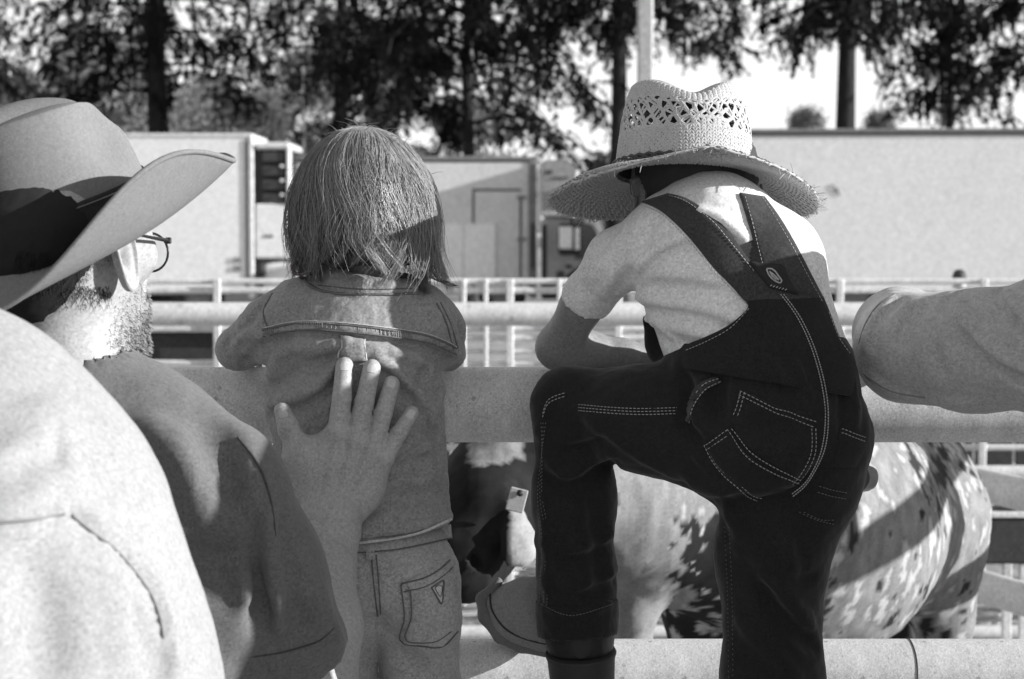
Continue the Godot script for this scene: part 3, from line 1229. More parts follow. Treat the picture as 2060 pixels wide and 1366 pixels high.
# ---------------------------------------------------------------- trees
func spray_mesh(seed_: int, droop: float) -> ArrayMesh:      # a hanging twig with thin needles-covered side twigs
	rng.seed = seed_
	var mb := MB.new()
	var p := Vector3.ZERO
	var d := Vector3(0.5, 0.1, 0).normalized()
	for k in 7:
		var q := p + d * 0.075
		for s in 4:
			var dv := (d * 0.5 + Vector3(rng.randf_range(-0.8, 0.8), rng.randf_range(-1.0, 0.15) - droop * 0.4, rng.randf_range(-0.8, 0.8))).normalized()
			var l := rng.randf_range(0.07, 0.17) * (1.0 - k * 0.06)
			var w := dv.cross(Vector3(rng.randf() - 0.5, rng.randf() - 0.5, rng.randf() - 0.5)).normalized() * rng.randf_range(0.014, 0.028)
			var e := p + dv * l
			mb.quad(p, p.lerp(e, 0.45) + w, e, p.lerp(e, 0.45) - w)
		p = q
		d = (d + Vector3(rng.randf_range(-0.15, 0.15), -0.18 * droop, rng.randf_range(-0.2, 0.2))).normalized()
	return mb.mesh(M.needles)


func tuft_mesh(seed_: int) -> ArrayMesh:
	rng.seed = seed_
	var mb := MB.new()
	for k in 14:
		var p := Vector3(rng.randfn(), rng.randfn(), rng.randfn()) * 0.16
		var u := Vector3(rng.randfn(), rng.randfn(), rng.randfn()).normalized()
		var w := u.cross(Vector3(rng.randfn(), rng.randfn(), rng.randfn())).normalized()
		mb.quad(p, p + u * 0.06 + w * 0.035, p + u * 0.13, p + u * 0.06 - w * 0.035)
	return mb.mesh(M.leaves)


func scatter(called: String, mesh: ArrayMesh, places: Array, tones: Array, parent: Node3D) -> void:
	var mm := MultiMesh.new()
	mm.transform_format = MultiMesh.TRANSFORM_3D
	mm.use_colors = true
	mm.mesh = mesh
	mm.instance_count = places.size()
	for i in places.size():
		var t: Transform3D = places[i]
		t.origin -= parent.position
		mm.set_instance_transform(i, t)
		var g: float = tones[i]
		mm.set_instance_color(i, Color(g, g, g))
	var o := MultiMeshInstance3D.new()
	o.multimesh = mm
	o.set_meta("kind", "stuff")
	o.name = called
	parent.add_child(o, true)


func conifer(x: float, d: float, wide: float, seed_: int, low: float, top: float, boughs: int, reach: float, label: String, tone := 0.022, hang := 0.8) -> void:
	var at := P(x, 500, d)
	at.y = 0
	var t := thing("conifer_tree", label, "tree", at, "conifers behind the trailers")
	rng.seed = seed_
	var r := px(wide, d) * 0.5
	var mb := MB.new()
	var pts := PackedVector3Array()
	var rad := PackedFloat32Array()
	for k in 13:
		var h := top * 1.06 * k / 12.0
		pts.append(at + Vector3(rng.randf_range(-0.05, 0.05), h, rng.randf_range(-0.05, 0.05)))
		rad.append(maxf(r * 1.2 * (1.0 - 0.82 * k / 12.0) * (1.25 if k == 0 else 1.0), 0.02))
	mb.tube(pts, rad, 14)
	put(mb, "trunk", M.bark, t)
	var limbs := MB.new()
	var meshes := [spray_mesh(seed_ + 1, 1.0), spray_mesh(seed_ + 2, 1.5), spray_mesh(seed_ + 3, 0.6)]
	var places := [[], [], []]
	var tones := [[], [], []]
	rng.seed = seed_ + 77
	for k in boughs:
		var f := pow(float(k) / boughs, 0.9)
		var h := lerpf(low, top, f) + rng.randf_range(-0.25, 0.25)
		var az := k * 2.399 + rng.randf_range(-0.4, 0.4)
		var out := Vector3(cos(az), 0, sin(az))
		var l := reach * (1.0 - 0.7 * f) * rng.randf_range(0.65, 1.1)
		var p := at + Vector3(0, h, 0)
		var bp := PackedVector3Array([p])
		var br := PackedFloat32Array([0.05])
		for s in 8:
			var g := (s + 1) / 8.0
			var q := p + out * (l * g) + Vector3(rng.randf_range(-0.08, 0.08), 0.25 * l * (g - 1.75 * g * g) * hang, rng.randf_range(-0.08, 0.08))
			bp.append(q)
			br.append(lerpf(0.05, 0.012, g))
		limbs.tube(bp, br, 5, false)
		for s in int(l * 19.0):
			var g := pow(rng.randf(), 0.7)
			var i := clampi(int(g * 8.0), 0, 7)
			var q := bp[i].lerp(bp[i + 1], g * 8.0 - i) + Vector3(rng.randfn() * 0.16, rng.randfn() * 0.14 - 0.16 - 0.25 * rng.randf() * rng.randf(), rng.randfn() * 0.16)
			var bas := Basis(Vector3.UP, -az + rng.randf_range(-1.3, 1.3)) * Basis(Vector3.BACK, rng.randf_range(-1.6, -0.15))
			var w := rng.randi() % 3
			places[w].append(Transform3D(bas.scaled(Vector3.ONE * rng.randf_range(0.7, 1.6)), q))
			tones[w].append(tone * rng.randf_range(0.6, 1.5))
	put(limbs, "limb", M.bark, t).set_meta("kind", "stuff")
	for w in 3:
		scatter("crown", meshes[w], places[w], tones[w], t)


func leafy(called: String, x: float, d: float, top_py: float, wide: float, seed_: int, count: int, tone: float, label: String, category: String, group: String, base_h := 0.4) -> void:
	var at := P(x, 500, d)
	at.y = 0
	var t := thing(called, label, category, at, group)
	rng.seed = seed_
	var top := P(x, top_py, d).y
	var half := px(wide, d) * 0.5
	var stems := MB.new()
	var places := []
	var tones := []
	var blobs := []
	for k in 11:
		var g := rng.randf()
		blobs.append([at + Vector3(rng.randf_range(-1, 1) * half * 0.75, lerpf(base_h, top * 0.92, g), rng.randf_range(-1, 1) * half * 0.7), half * rng.randf_range(0.28, 0.5)])
	blobs.append([at + Vector3(0, top * 0.9, 0), half * 0.35])
	for bl in blobs:
		stems.tube(PackedVector3Array([at, at.lerp(bl[0], 0.5) + Vector3(0, 0.3, 0), bl[0]]), PackedFloat32Array([0.11, 0.06, 0.015]), 6, false)
		for k in count / blobs.size():
			var v: Vector3 = Vector3(rng.randfn(), rng.randfn(), rng.randfn()).normalized() * (bl[1] * pow(rng.randf(), 0.4))
			v.y *= 0.8
			var q: Vector3 = bl[0] + v
			if q.y > top:
				q.y = top - rng.randf() * 0.4
			if q.y < 0.1:
				continue
			places.append(Transform3D(Basis.from_euler(Vector3(rng.randf() * TAU, rng.randf() * TAU, rng.randf() * TAU)).scaled(Vector3.ONE * rng.randf_range(0.7, 1.5)), q))
			tones.append(tone * rng.randf_range(0.55, 1.45))
	put(stems, "trunk", M.bark, t)
	scatter("crown", tuft_mesh(seed_ + 5), places, tones, t)


func make_trees() -> void:
	conifer(318, 52, 44, 101, 5.0, 15.5, 67, 4.2, "broad dark conifer whose trunk rises behind the refrigerated trailer", 0.022)
	conifer(-150, 56, 40, 111, 5.8, 15, 51, 4.6, "dark conifer above the felt hat, its trunk out of sight", 0.022)
	conifer(690, 60, 34, 121, 5.9, 15, 60, 4.4, "dark conifer behind the top of the toddler's hair", 0.022)
	conifer(940, 46.5, 24, 131, 4.3, 12, 55, 4.6, "dark conifer drooping low over the grey box trailer", 0.022, 1.6)
	conifer(1244, 45, 36, 141, 6.1, 13, 53, 3.4, "dark conifer with a bare trunk beside the light pole", 0.022, 1.3)
	conifer(1700, 48, 42, 151, 6.3, 14, 56, 3.9, "dark conifer with a bare trunk above the long plain trailer", 0.022, 1.1)
	conifer(1905, 53, 18, 161, 5.0, 13, 37, 2.0, "slender dark conifer with low hanging boughs", 0.022, 1.6)
	conifer(2130, 50, 40, 171, 5.2, 14, 51, 4.0, "dark conifer reaching in over the end of the long plain trailer", 0.022, 1.3)
	leafy("leafy_tree", 415, 50, 175, 130, 201, 4160, 0.95, "leafy tree above the cooling unit, sunlight put into its pale tone", "tree", "leafy trees among the conifers")  # leaf tone of these three raised for sun the conifers block
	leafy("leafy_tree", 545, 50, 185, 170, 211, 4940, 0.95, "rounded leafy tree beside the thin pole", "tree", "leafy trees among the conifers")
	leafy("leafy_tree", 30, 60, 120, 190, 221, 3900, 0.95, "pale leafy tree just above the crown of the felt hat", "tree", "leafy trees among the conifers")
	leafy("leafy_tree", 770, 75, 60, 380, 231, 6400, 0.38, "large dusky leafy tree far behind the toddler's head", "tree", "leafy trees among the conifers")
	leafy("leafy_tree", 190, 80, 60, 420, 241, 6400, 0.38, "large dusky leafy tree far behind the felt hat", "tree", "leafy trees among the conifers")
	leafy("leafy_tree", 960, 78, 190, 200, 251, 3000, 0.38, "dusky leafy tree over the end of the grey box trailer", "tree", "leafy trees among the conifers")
	leafy("far_bush", 1620, 110, 214, 190, 261, 3400, 0.26, "bush on the skyline beside a conifer trunk, haze put into its pale tone", "bush", "pale bushes on the skyline")  # no fog here: haze is put into the leaf tone of both bushes
	leafy("far_bush", 1768, 112, 218, 170, 271, 3000, 0.26, "bush low on the skyline over the long trailer, haze put into its pale tone", "bush", "pale bushes on the skyline")
	leafy("far_bush", 1215, 60, 312, 40, 281, 900, 0.14, "small dark bush peeping past the lorry cab", "bush", "")


# ---------------------------------------------------------------- hats
func hat_point(s: Dictionary, phi: float, v: float) -> Vector3:      # crown: v 0..1 up the wall, 1..2 in over the top; x to the wearer's right, -z ahead
	var rr: float
	var y: float
	if v <= 1.0:
		rr = 1.0 - s.taper * pow(v, 1.2) - 0.07 * pow(v, 7.0)
		y = s.h * v
	else:
		var u := 2.0 - v
		rr = (1.0 - s.taper - 0.07) * pow(u, 0.8)
		y = s.h + 0.010 * (1.0 - u * u)
	var p := Vector3(s.a * rr * sin(phi), y, -s.b * rr * cos(phi))
	var lift := clampf((v - 0.45) / 0.55, 0.0, 1.0)
	p.y -= s.crease * exp(-pow(p.x / s.crease_w, 2.0)) * lift * lift
	p.y += s.get("front_drop", 0.0) * p.z * lift
	for d in s.dents:
		p += d[1] * exp(-(p - d[0]).length_squared() / (d[2] * d[2]))
	return p


func brim_point(s: Dictionary, phi: float, w: float) -> Vector3:     # w 0 at the crown, 1 at the edge
	var side: float = sin(phi) * sin(phi)
	var c0 := Vector3(s.a * sin(phi), 0, -s.b * cos(phi))
	var edge := Vector3(s.brim_a * sin(phi), 0, -s.brim_b * cos(phi))
	var p := c0.lerp(edge, w)
	var front := maxf(cos(phi), 0.0)
	var back := maxf(-cos(phi), 0.0)
	var left := maxf(-sin(phi), 0.0)
	p.y -= s.get("dip", 0.0) * w * side
	p.y += w * w * (s.curl * pow(side, s.get("sidepow", 1.3)) * (1.0 + s.get("fore", 0.0) * cos(phi)) + s.front * front * front + s.back * back * back + s.get("left", 0.0) * left * left)
	p.x -= w * w * s.get("tuck", 0.0) * signf(sin(phi)) * side
	p.y += s.get("wave", 0.0) * w * w * sin(phi * 3.0 + 0.6)
	return p


func hat_shell(s: Dictionary, holes: Array = []) -> MB:
	var mb := MB.new()
	var nu := 240
	var nv := 56
	var pts := PackedVector3Array()
	var skip := PackedByteArray()
	for j in nv:
		for i in nu:
			var phi := TAU * i / nu
			var v := 1.985 * j / (nv - 1.0)
			pts.append(s.at + s.bas * hat_point(s, phi, v))
			var out := 0
			for h in holes:
				var dp: float = wrapf(phi + PI / nu - h[0], -PI, PI) * s.a * 0.9
				var dv: float = (v + 0.018 - h[1]) * s.h
				if dp * dp + dv * dv < h[2] * h[2]:
					out = 1
			skip.append(out)
	mb.grid(pts, nu, nv, true, false, skip if holes.size() else PackedByteArray())
	return mb


func brim_shell(s: Dictionary, thick: float) -> MB:
	var mb := MB.new()
	var nu := 120
	var nv := 18
	var prof: Array = []
	for j in nv:
		prof.append([0.985 + 0.0 * j, float(j) / (nv - 1), 0.5])
	for j in nv:
		prof.append([1.0, 1.0 - float(j) / (nv - 1), -0.5])
	var pts := PackedVector3Array()
	for q in prof:
		for i in nu:
			var phi := TAU * i / nu
			pts.append(s.at + s.bas * (brim_point(s, phi, q[1]) + Vector3(0, thick * q[2], 0)))
	mb.grid(pts, nu, prof.size(), true)
	return mb


func head_frame(yaw: float, pitch: float, roll: float) -> Basis:      # yaw 0 faces away from the eye; positive turns to its right
	return Basis(Vector3.UP, -deg_to_rad(yaw)) * Basis(Vector3.RIGHT, deg_to_rad(pitch)) * Basis(Vector3.BACK, deg_to_rad(roll))


# ---------------------------------------------------------------- the toddler
func make_toddler() -> void:
	var t := thing("person", "toddler in a rumpled denim shirt, seen from behind with a big hand on its back", "person", P(760, 1600, 2.7), "")
	var S := Field.new()      # the denim shirt
	S.cone(P(608, 632, 2.69), P(842, 640, 2.69), 0.040, 0.040, 0.03)
	S.cone(P(640, 690, 2.70), P(650, 1020, 2.69), 0.064, 0.060, 0.03)
	S.cone(P(795, 690, 2.70), P(818, 1020, 2.69), 0.058, 0.056, 0.03)
	S.cone(P(715, 660, 2.69), P(735, 1040, 2.68), 0.070, 0.076, 0.04)
	S.chain([P(600, 630, 2.69), P(545, 660, 2.70), P(478, 702, 2.75)], [0.040, 0.036, 0.030], 0.022)
	S.chain([P(842, 640, 2.69), P(875, 665, 2.71), P(897, 712, 2.76)], [0.040, 0.034, 0.027], 0.022)
	for i in 11:       # the standing and turned-down collar
		var a0 := TAU * i / 11.0
		var a1 := TAU * (i + 1) / 11.0
		var c := P(742, 566, 2.70)
		var q0 := c + Vector3(cos(a0) * 0.056, 0.012 * cos(a0 * 1.0 + 2.6), sin(a0) * 0.050)
		var q1 := c + Vector3(cos(a1) * 0.056, 0.012 * cos(a1 * 1.0 + 2.6), sin(a1) * 0.050)
		S.cone(q0, q1, 0.0135, 0.0135, 0.008)
		S.cone(q0 + Vector3(0, -0.018, 0), q1 + Vector3(0, -0.018, 0), 0.0155, 0.0155, 0.008)
	S.cut(P(462, 722, 2.76), P(440, 765, 2.77) - P(470, 695, 2.74), 0.05)
	S.carve(P(462, 720, 2.77), P(482, 702, 2.75), 0.024, 0.023)
	S.cut(P(902, 730, 2.765), P(915, 765, 2.80) - P(885, 690, 2.74), 0.04)
	S.carve(P(905, 735, 2.77), P(897, 715, 2.755), 0.021, 0.020)
	S.cut(P(790, 1088, 2.60), P(800, 1120, 2.6) - P(795, 1085, 2.60), 0.25)
	S.carve(P(742, 600, 2.70), P(742, 500, 2.70), 0.040, 0.043)
	var near := 2.3
	fold_on(S, [530, 672, 600, 660, 690, 662, 780, 672, 860, 684, 915, 705], near, 0.0079, 0.0050)
	fold_on(S, [525, 690, 600, 672, 690, 676, 780, 688, 860, 700, 905, 718], near, -0.0057, 0.0037)
	fold_on(S, [548, 745, 575, 705, 640, 700, 690, 690], near, 0.0114, 0.0068)
	fold_on(S, [560, 770, 600, 745, 680, 720], near, -0.0091, 0.0068)
	fold_on(S, [535, 815, 610, 795, 655, 765, 690, 715, 720, 708, 750, 712, 790, 745, 840, 790, 875, 830], near, 0.0148, 0.0056)
	fold_on(S, [560, 830, 620, 815, 668, 778, 692, 735], near, -0.0114, 0.0062)
	fold_on(S, [770, 745, 815, 800, 850, 850, 880, 880], near, -0.0114, 0.0074)
	fold_on(S, [745, 700, 820, 715, 870, 745, 890, 790], near, 0.0091, 0.0062)
	fold_on(S, [870, 735, 850, 755, 830, 800], near, -0.0069, 0.0062)
	fold_on(S, [830, 850, 860, 870, 875, 830, 890, 790], near, 0.0091, 0.0056)
	fold_on(S, [740, 960, 800, 945, 860, 925, 890, 900], near, -0.0069, 0.0081)
	fold_on(S, [720, 1030, 790, 1005, 850, 1000, 900, 985], near, -0.0091, 0.0099)
	fold_on(S, [800, 905, 845, 880, 865, 935], near, 0.0069, 0.0068)
	fold_on(S, [715, 1075, 770, 1068, 840, 1060, 905, 1040], near, 0.0091, 0.0062)
	fold_on(S, [470, 690, 505, 670, 540, 690], near, 0.0069, 0.0062)
	fold_on(S, [490, 735, 520, 700, 545, 670], near, -0.0091, 0.0056)
	fold_on(S, [455, 690, 500, 650, 540, 600], near, -0.0046, 0.0056)
	fold_on(S, [895, 625, 915, 680, 920, 720], near, 0.0069, 0.0050)
	fold_on(S, [545, 740, 540, 800, 548, 860], near, 0.0069, 0.0074)
	job(S, 0.0031, "denim_shirt", M.denim_shirt, t, 0.0016, 45.0)
	# seams, pleat loop and tucks
	var mb: MB
	for o in [0.0, 7.0]:
		seam_on(t, "seam", M.denim_seam, S, [528, 665 + o * 1.6, 600, 652 + o * 1.6, 690, 655 + o * 1.6, 780, 665 + o * 1.6, 860, 677 + o * 1.6, 918, 701 + o * 1.6], near, 0.0011, 0.0014)
	seam_on(t, "seam", M.denim_seam, S, [548, 590, 530, 630, 545, 672], near, 0.0011, 0.0003)
	seam_on(t, "seam", M.denim_seam, S, [878, 610, 898, 650, 912, 705], near, 0.0011, 0.0003)
	seam_on(t, "seam", M.denim_seam, S, [886, 608, 906, 650, 921, 700], near, 0.0010, 0.0003)
	seam_on(t, "seam", M.denim_seam, S, [640, 574, 700, 580, 760, 582, 830, 580], near, 0.0009, 0.0003)
	seam_on(t, "seam", M.denim_seam, S, [715, 1083, 790, 1078, 850, 1066, 905, 1046], near, 0.0012, 0.0003)
	mb = MB.new()
	rng.seed = 5
	var seam := dense3(line_on(S, [532, 668, 600, 656, 690, 660, 780, 670, 860, 682, 912, 704], near, 0.0006), 0.0030)
	for p in seam:        # puckers across the yoke seam
		mb.tube(PackedVector3Array([p + Vector3(0, 0.0045, 0.0), p + Vector3(0.0005, 0.0, 0.0008), p + Vector3(rng.randf_range(-0.001, 0.001), -0.0035 - 0.002 * rng.randf(), 0.0)]), PackedFloat32Array([0.0004, 0.0007, 0.0004]), 5)
	put(mb, "seam_pucker", M.denim_shirt, t)
	mb = MB.new()
	patch(mb, S, [686, 676, 687, 700, 692, 722], [734, 680, 735, 703, 740, 726], near, 0.006, 6.0)
	put(mb, "back_loop", M.denim_shirt, t)
	seam_on(t, "loop_edge", M.denim_worn, S, [687, 680, 687, 702, 683, 725], near, 0.0009, 0.0036)
	seam_on(t, "loop_edge", M.denim_worn, S, [733, 682, 735, 703, 739, 727], near, 0.0009, 0.0036)
	seam_on(t, "collar_edge", M.denim_seam, S, [600, 548, 625, 575, 660, 588, 720, 592, 790, 592, 850, 590], near, 0.0022, 0.0)
	seam_on(t, "shirt_hem", M.denim_worn, S, [712, 1092, 760, 1086, 800, 1080, 850, 1068, 906, 1044], near, 0.0020, 0.0012)
	seam_on(t, "seam", M.denim_worn, S, [530, 661, 600, 648, 690, 651, 780, 661, 860, 673, 918, 697], near, 0.0007, 0.0014)
	# jeans
	var J := Field.new()
	J.cone(P(672, 1150, 2.69), P(838, 1150, 2.69), 0.052, 0.054, 0.03)
	J.cone(P(755, 1110, 2.69), P(755, 1160, 2.69), 0.074, 0.074, 0.03)
	J.cone(P(838, 1190, 2.675), P(842, 1235, 2.68), 0.054, 0.052, 0.02)
	J.cone(P(688, 1190, 2.68), P(688, 1230, 2.685), 0.050, 0.048, 0.02)
	J.chain([P(840, 1230, 2.68), P(850, 1390, 2.70), P(850, 1640, 2.71)], [0.054, 0.050, 0.040], 0.015)
	J.chain([P(690, 1230, 2.69), P(684, 1390, 2.70), P(672, 1640, 2.71)], [0.046, 0.044, 0.038], 0.015)
	J.cut(P(760, 1072, 2.6), Vector3.UP, 0.2)
	J.cut(P(760, 1655, 2.7), Vector3.DOWN, 0.2)
	fold_on(J, [762, 1235, 800, 1290, 830, 1330, 850, 1366], near, -0.005, 0.014)
	fold_on(J, [775, 1225, 830, 1300, 900, 1295], near, 0.004, 0.012)
	fold_on(J, [735, 1130, 745, 1180, 750, 1240], near, -0.004, 0.008)
	fold_on(J, [885, 1310, 905, 1340, 930, 1355], near, -0.004, 0.012)
	fold_on(J, [720, 1260, 745, 1250, 760, 1262], near, -0.004, 0.010)
	job(J, 0.0042, "jeans", M.denim_pale, t, 0.0016, 40.0)
	mb = MB.new()
	patch(mb, J, [806, 1175, 822, 1180, 826, 1240, 812, 1296], [900, 1130, 917, 1200, 920, 1260, 890, 1300], near, 0.0028, 10.0)
	put(mb, "back_pocket", M.denim_pale, t)
	seam_on(t, "pocket_seam", M.denim_seam, J, [806, 1174, 850, 1164, 880, 1148, 902, 1128], near, 0.0011, 0.003)
	seam_on(t, "pocket_seam", M.denim_seam, J, [812, 1190, 855, 1180, 888, 1160, 908, 1142], near, 0.0008, 0.0028)
	seam_on(t, "pocket_seam", M.denim_seam, J, [826, 1188, 828, 1240, 818, 1285, 870, 1292, 905, 1270], near, 0.0008, 0.0026)
	seam_on(t, "pocket_seam", M.denim_seam, J, [806, 1176, 814, 1240, 806, 1288, 850, 1300, 890, 1300, 920, 1270], near, 0.0009, 0.0012)
	mb = MB.new()
	patch(mb, J, [866, 1182, 885, 1214], [889, 1168, 887, 1212], near, 0.0042, 4.0)
	put(mb, "pocket_badge", M.denim_worn, t)
	seam_on(t, "badge_edge", M.denim_seam, J, [866, 1182, 878, 1175, 889, 1168, 888, 1190, 885, 1214, 875, 1198, 866, 1182], near, 0.0010, 0.0042)
	seam_on(t, "badge_edge", M.denim_seam, J, [872, 1183, 885, 1176, 883, 1200, 872, 1183], near, 0.0006, 0.0044)
	mb = MB.new()
	patch(mb, J, [710, 1094, 800, 1082, 905, 1056], [712, 1112, 800, 1104, 908, 1082], near, 0.003, 9.0)
	put(mb, "waistband", M.denim_pale, t)
	seam_on(t, "seat_seam", M.denim_seam, J, [711, 1112, 800, 1105, 908, 1084], near, 0.0009, 0.0022)
	seam_on(t, "seat_seam", M.denim_seam, J, [748, 1118, 752, 1170, 760, 1240], near, 0.0011, 0.0004)
	seam_on(t, "seat_seam", M.denim_seam, J, [757, 1116, 762, 1170, 766, 1235], near, 0.0009, 0.0004)
	mb = MB.new()
	patch(mb, J, [736, 1092, 738, 1126], [752, 1090, 754, 1124], near, 0.0055, 6.0)
	put(mb, "belt_loop", M.denim_pale, t)
	# the body itself, one surface
	var B := Field.new()
	var hc := P(733, 420, 2.70)
	B.cone(hc + Vector3(0, 0.022, 0.012), hc + Vector3(0, 0.0, -0.02), 0.076, 0.072, 0.03)
	B.cone(hc + Vector3(0, -0.02, -0.025), hc + Vector3(0, -0.05, -0.035), 0.055, 0.042, 0.03)
	face_on(B, hc, Vector3.FORWARD, Vector3.UP, 0.17)
	ear_on(B, hc + Vector3(0.073, -0.015, 0.0), Vector3.FORWARD, Vector3.UP, Vector3.RIGHT, 0.9)
	ear_on(B, hc + Vector3(-0.073, -0.015, 0.0), Vector3.FORWARD, Vector3.UP, Vector3.LEFT, 0.9)
	B.cone(P(738, 500, 2.705), P(742, 610, 2.70), 0.034, 0.038, 0.03)
	B.cone(P(620, 640, 2.70), P(830, 645, 2.70), 0.026, 0.026, 0.03)
	B.cone(P(715, 680, 2.70), P(735, 1080, 2.69), 0.060, 0.062, 0.04)
	B.cone(P(690, 1150, 2.69), P(825, 1150, 2.69), 0.045, 0.045, 0.03)
	B.chain([P(605, 640, 2.70), P(545, 672, 2.71), P(478, 708, 2.77), P(510, 715, 2.87)], [0.024, 0.022, 0.019, 0.015], 0.012)
	B.chain([P(845, 645, 2.70), P(880, 672, 2.72), P(902, 716, 2.77), P(880, 716, 2.87)], [0.024, 0.021, 0.018, 0.015], 0.012)
	B.chain([P(838, 1180, 2.69), P(848, 1390, 2.70), P(850, 1680, 2.71)], [0.045, 0.036, 0.024], 0.02)
	B.chain([P(690, 1180, 2.69), P(682, 1390, 2.70), P(672, 1680, 2.71)], [0.045, 0.036, 0.024], 0.02)
	var H := Field.new()
	make_hand(H, P(512, 714, 2.865), Vector3(0.25, -0.1, -1.0), Vector3.UP, 0.52, 1.0, 0.45)
	make_hand(H, P(878, 715, 2.865), Vector3(-0.25, -0.1, -1.0), Vector3.UP, 0.52, -1.0, 0.45)
	job(B, 0.006, "body", M.child_skin, t, 0.0, 60.0, "", [[H, 0.0026]])
	eyes(t, hc, Vector3.FORWARD, Vector3.UP, 0.17)
	for e in [[850, 0], [672, 1]]:
		var sh := Field.new()
		var a := P(e[0], 1700, 2.71)
		sh.cone(Vector3(a.x, 0.79, a.z + 0.01), Vector3(a.x, 0.765, a.z - 0.085), 0.032, 0.028, 0.02)
		sh.cone(Vector3(a.x, 0.83, a.z), Vector3(a.x, 0.79, a.z), 0.03, 0.032, 0.02)
		sh.cut(Vector3(a.x, 0.738, a.z), Vector3.DOWN, 0.2)
		job(sh, 0.006, "shoe", M.boot_leather, t)
	make_toddler_hair(t)


func eyes(t: Node3D, c: Vector3, fw: Vector3, up: Vector3, s: float) -> void:
	var rt := fw.cross(up).normalized()
	for e in [-1.0, 1.0]:
		var mb := MB.new()
		var at: Vector3 = c + fw * 0.385 * s + rt * (e * 0.15 * s) + up * 0.01 * s
		var bas := Basis(rt, fw, rt.cross(fw))
		var r := 0.05 * s
		mb.lathe(at, bas, PackedVector2Array([Vector2(r, 0), Vector2(r * 0.86, r * 0.5), Vector2(r * 0.5, r * 0.86)]), 14)
		put(mb, "eye", M.eye_white, t)
		mb = MB.new()
		mb.lathe(at, bas, PackedVector2Array([Vector2(r * 0.52, r * 0.86), Vector2(r * 0.3, r * 0.97), Vector2(0.0005, r * 1.02)]), 14)
		put(mb, "iris", M.eye_dark, t)


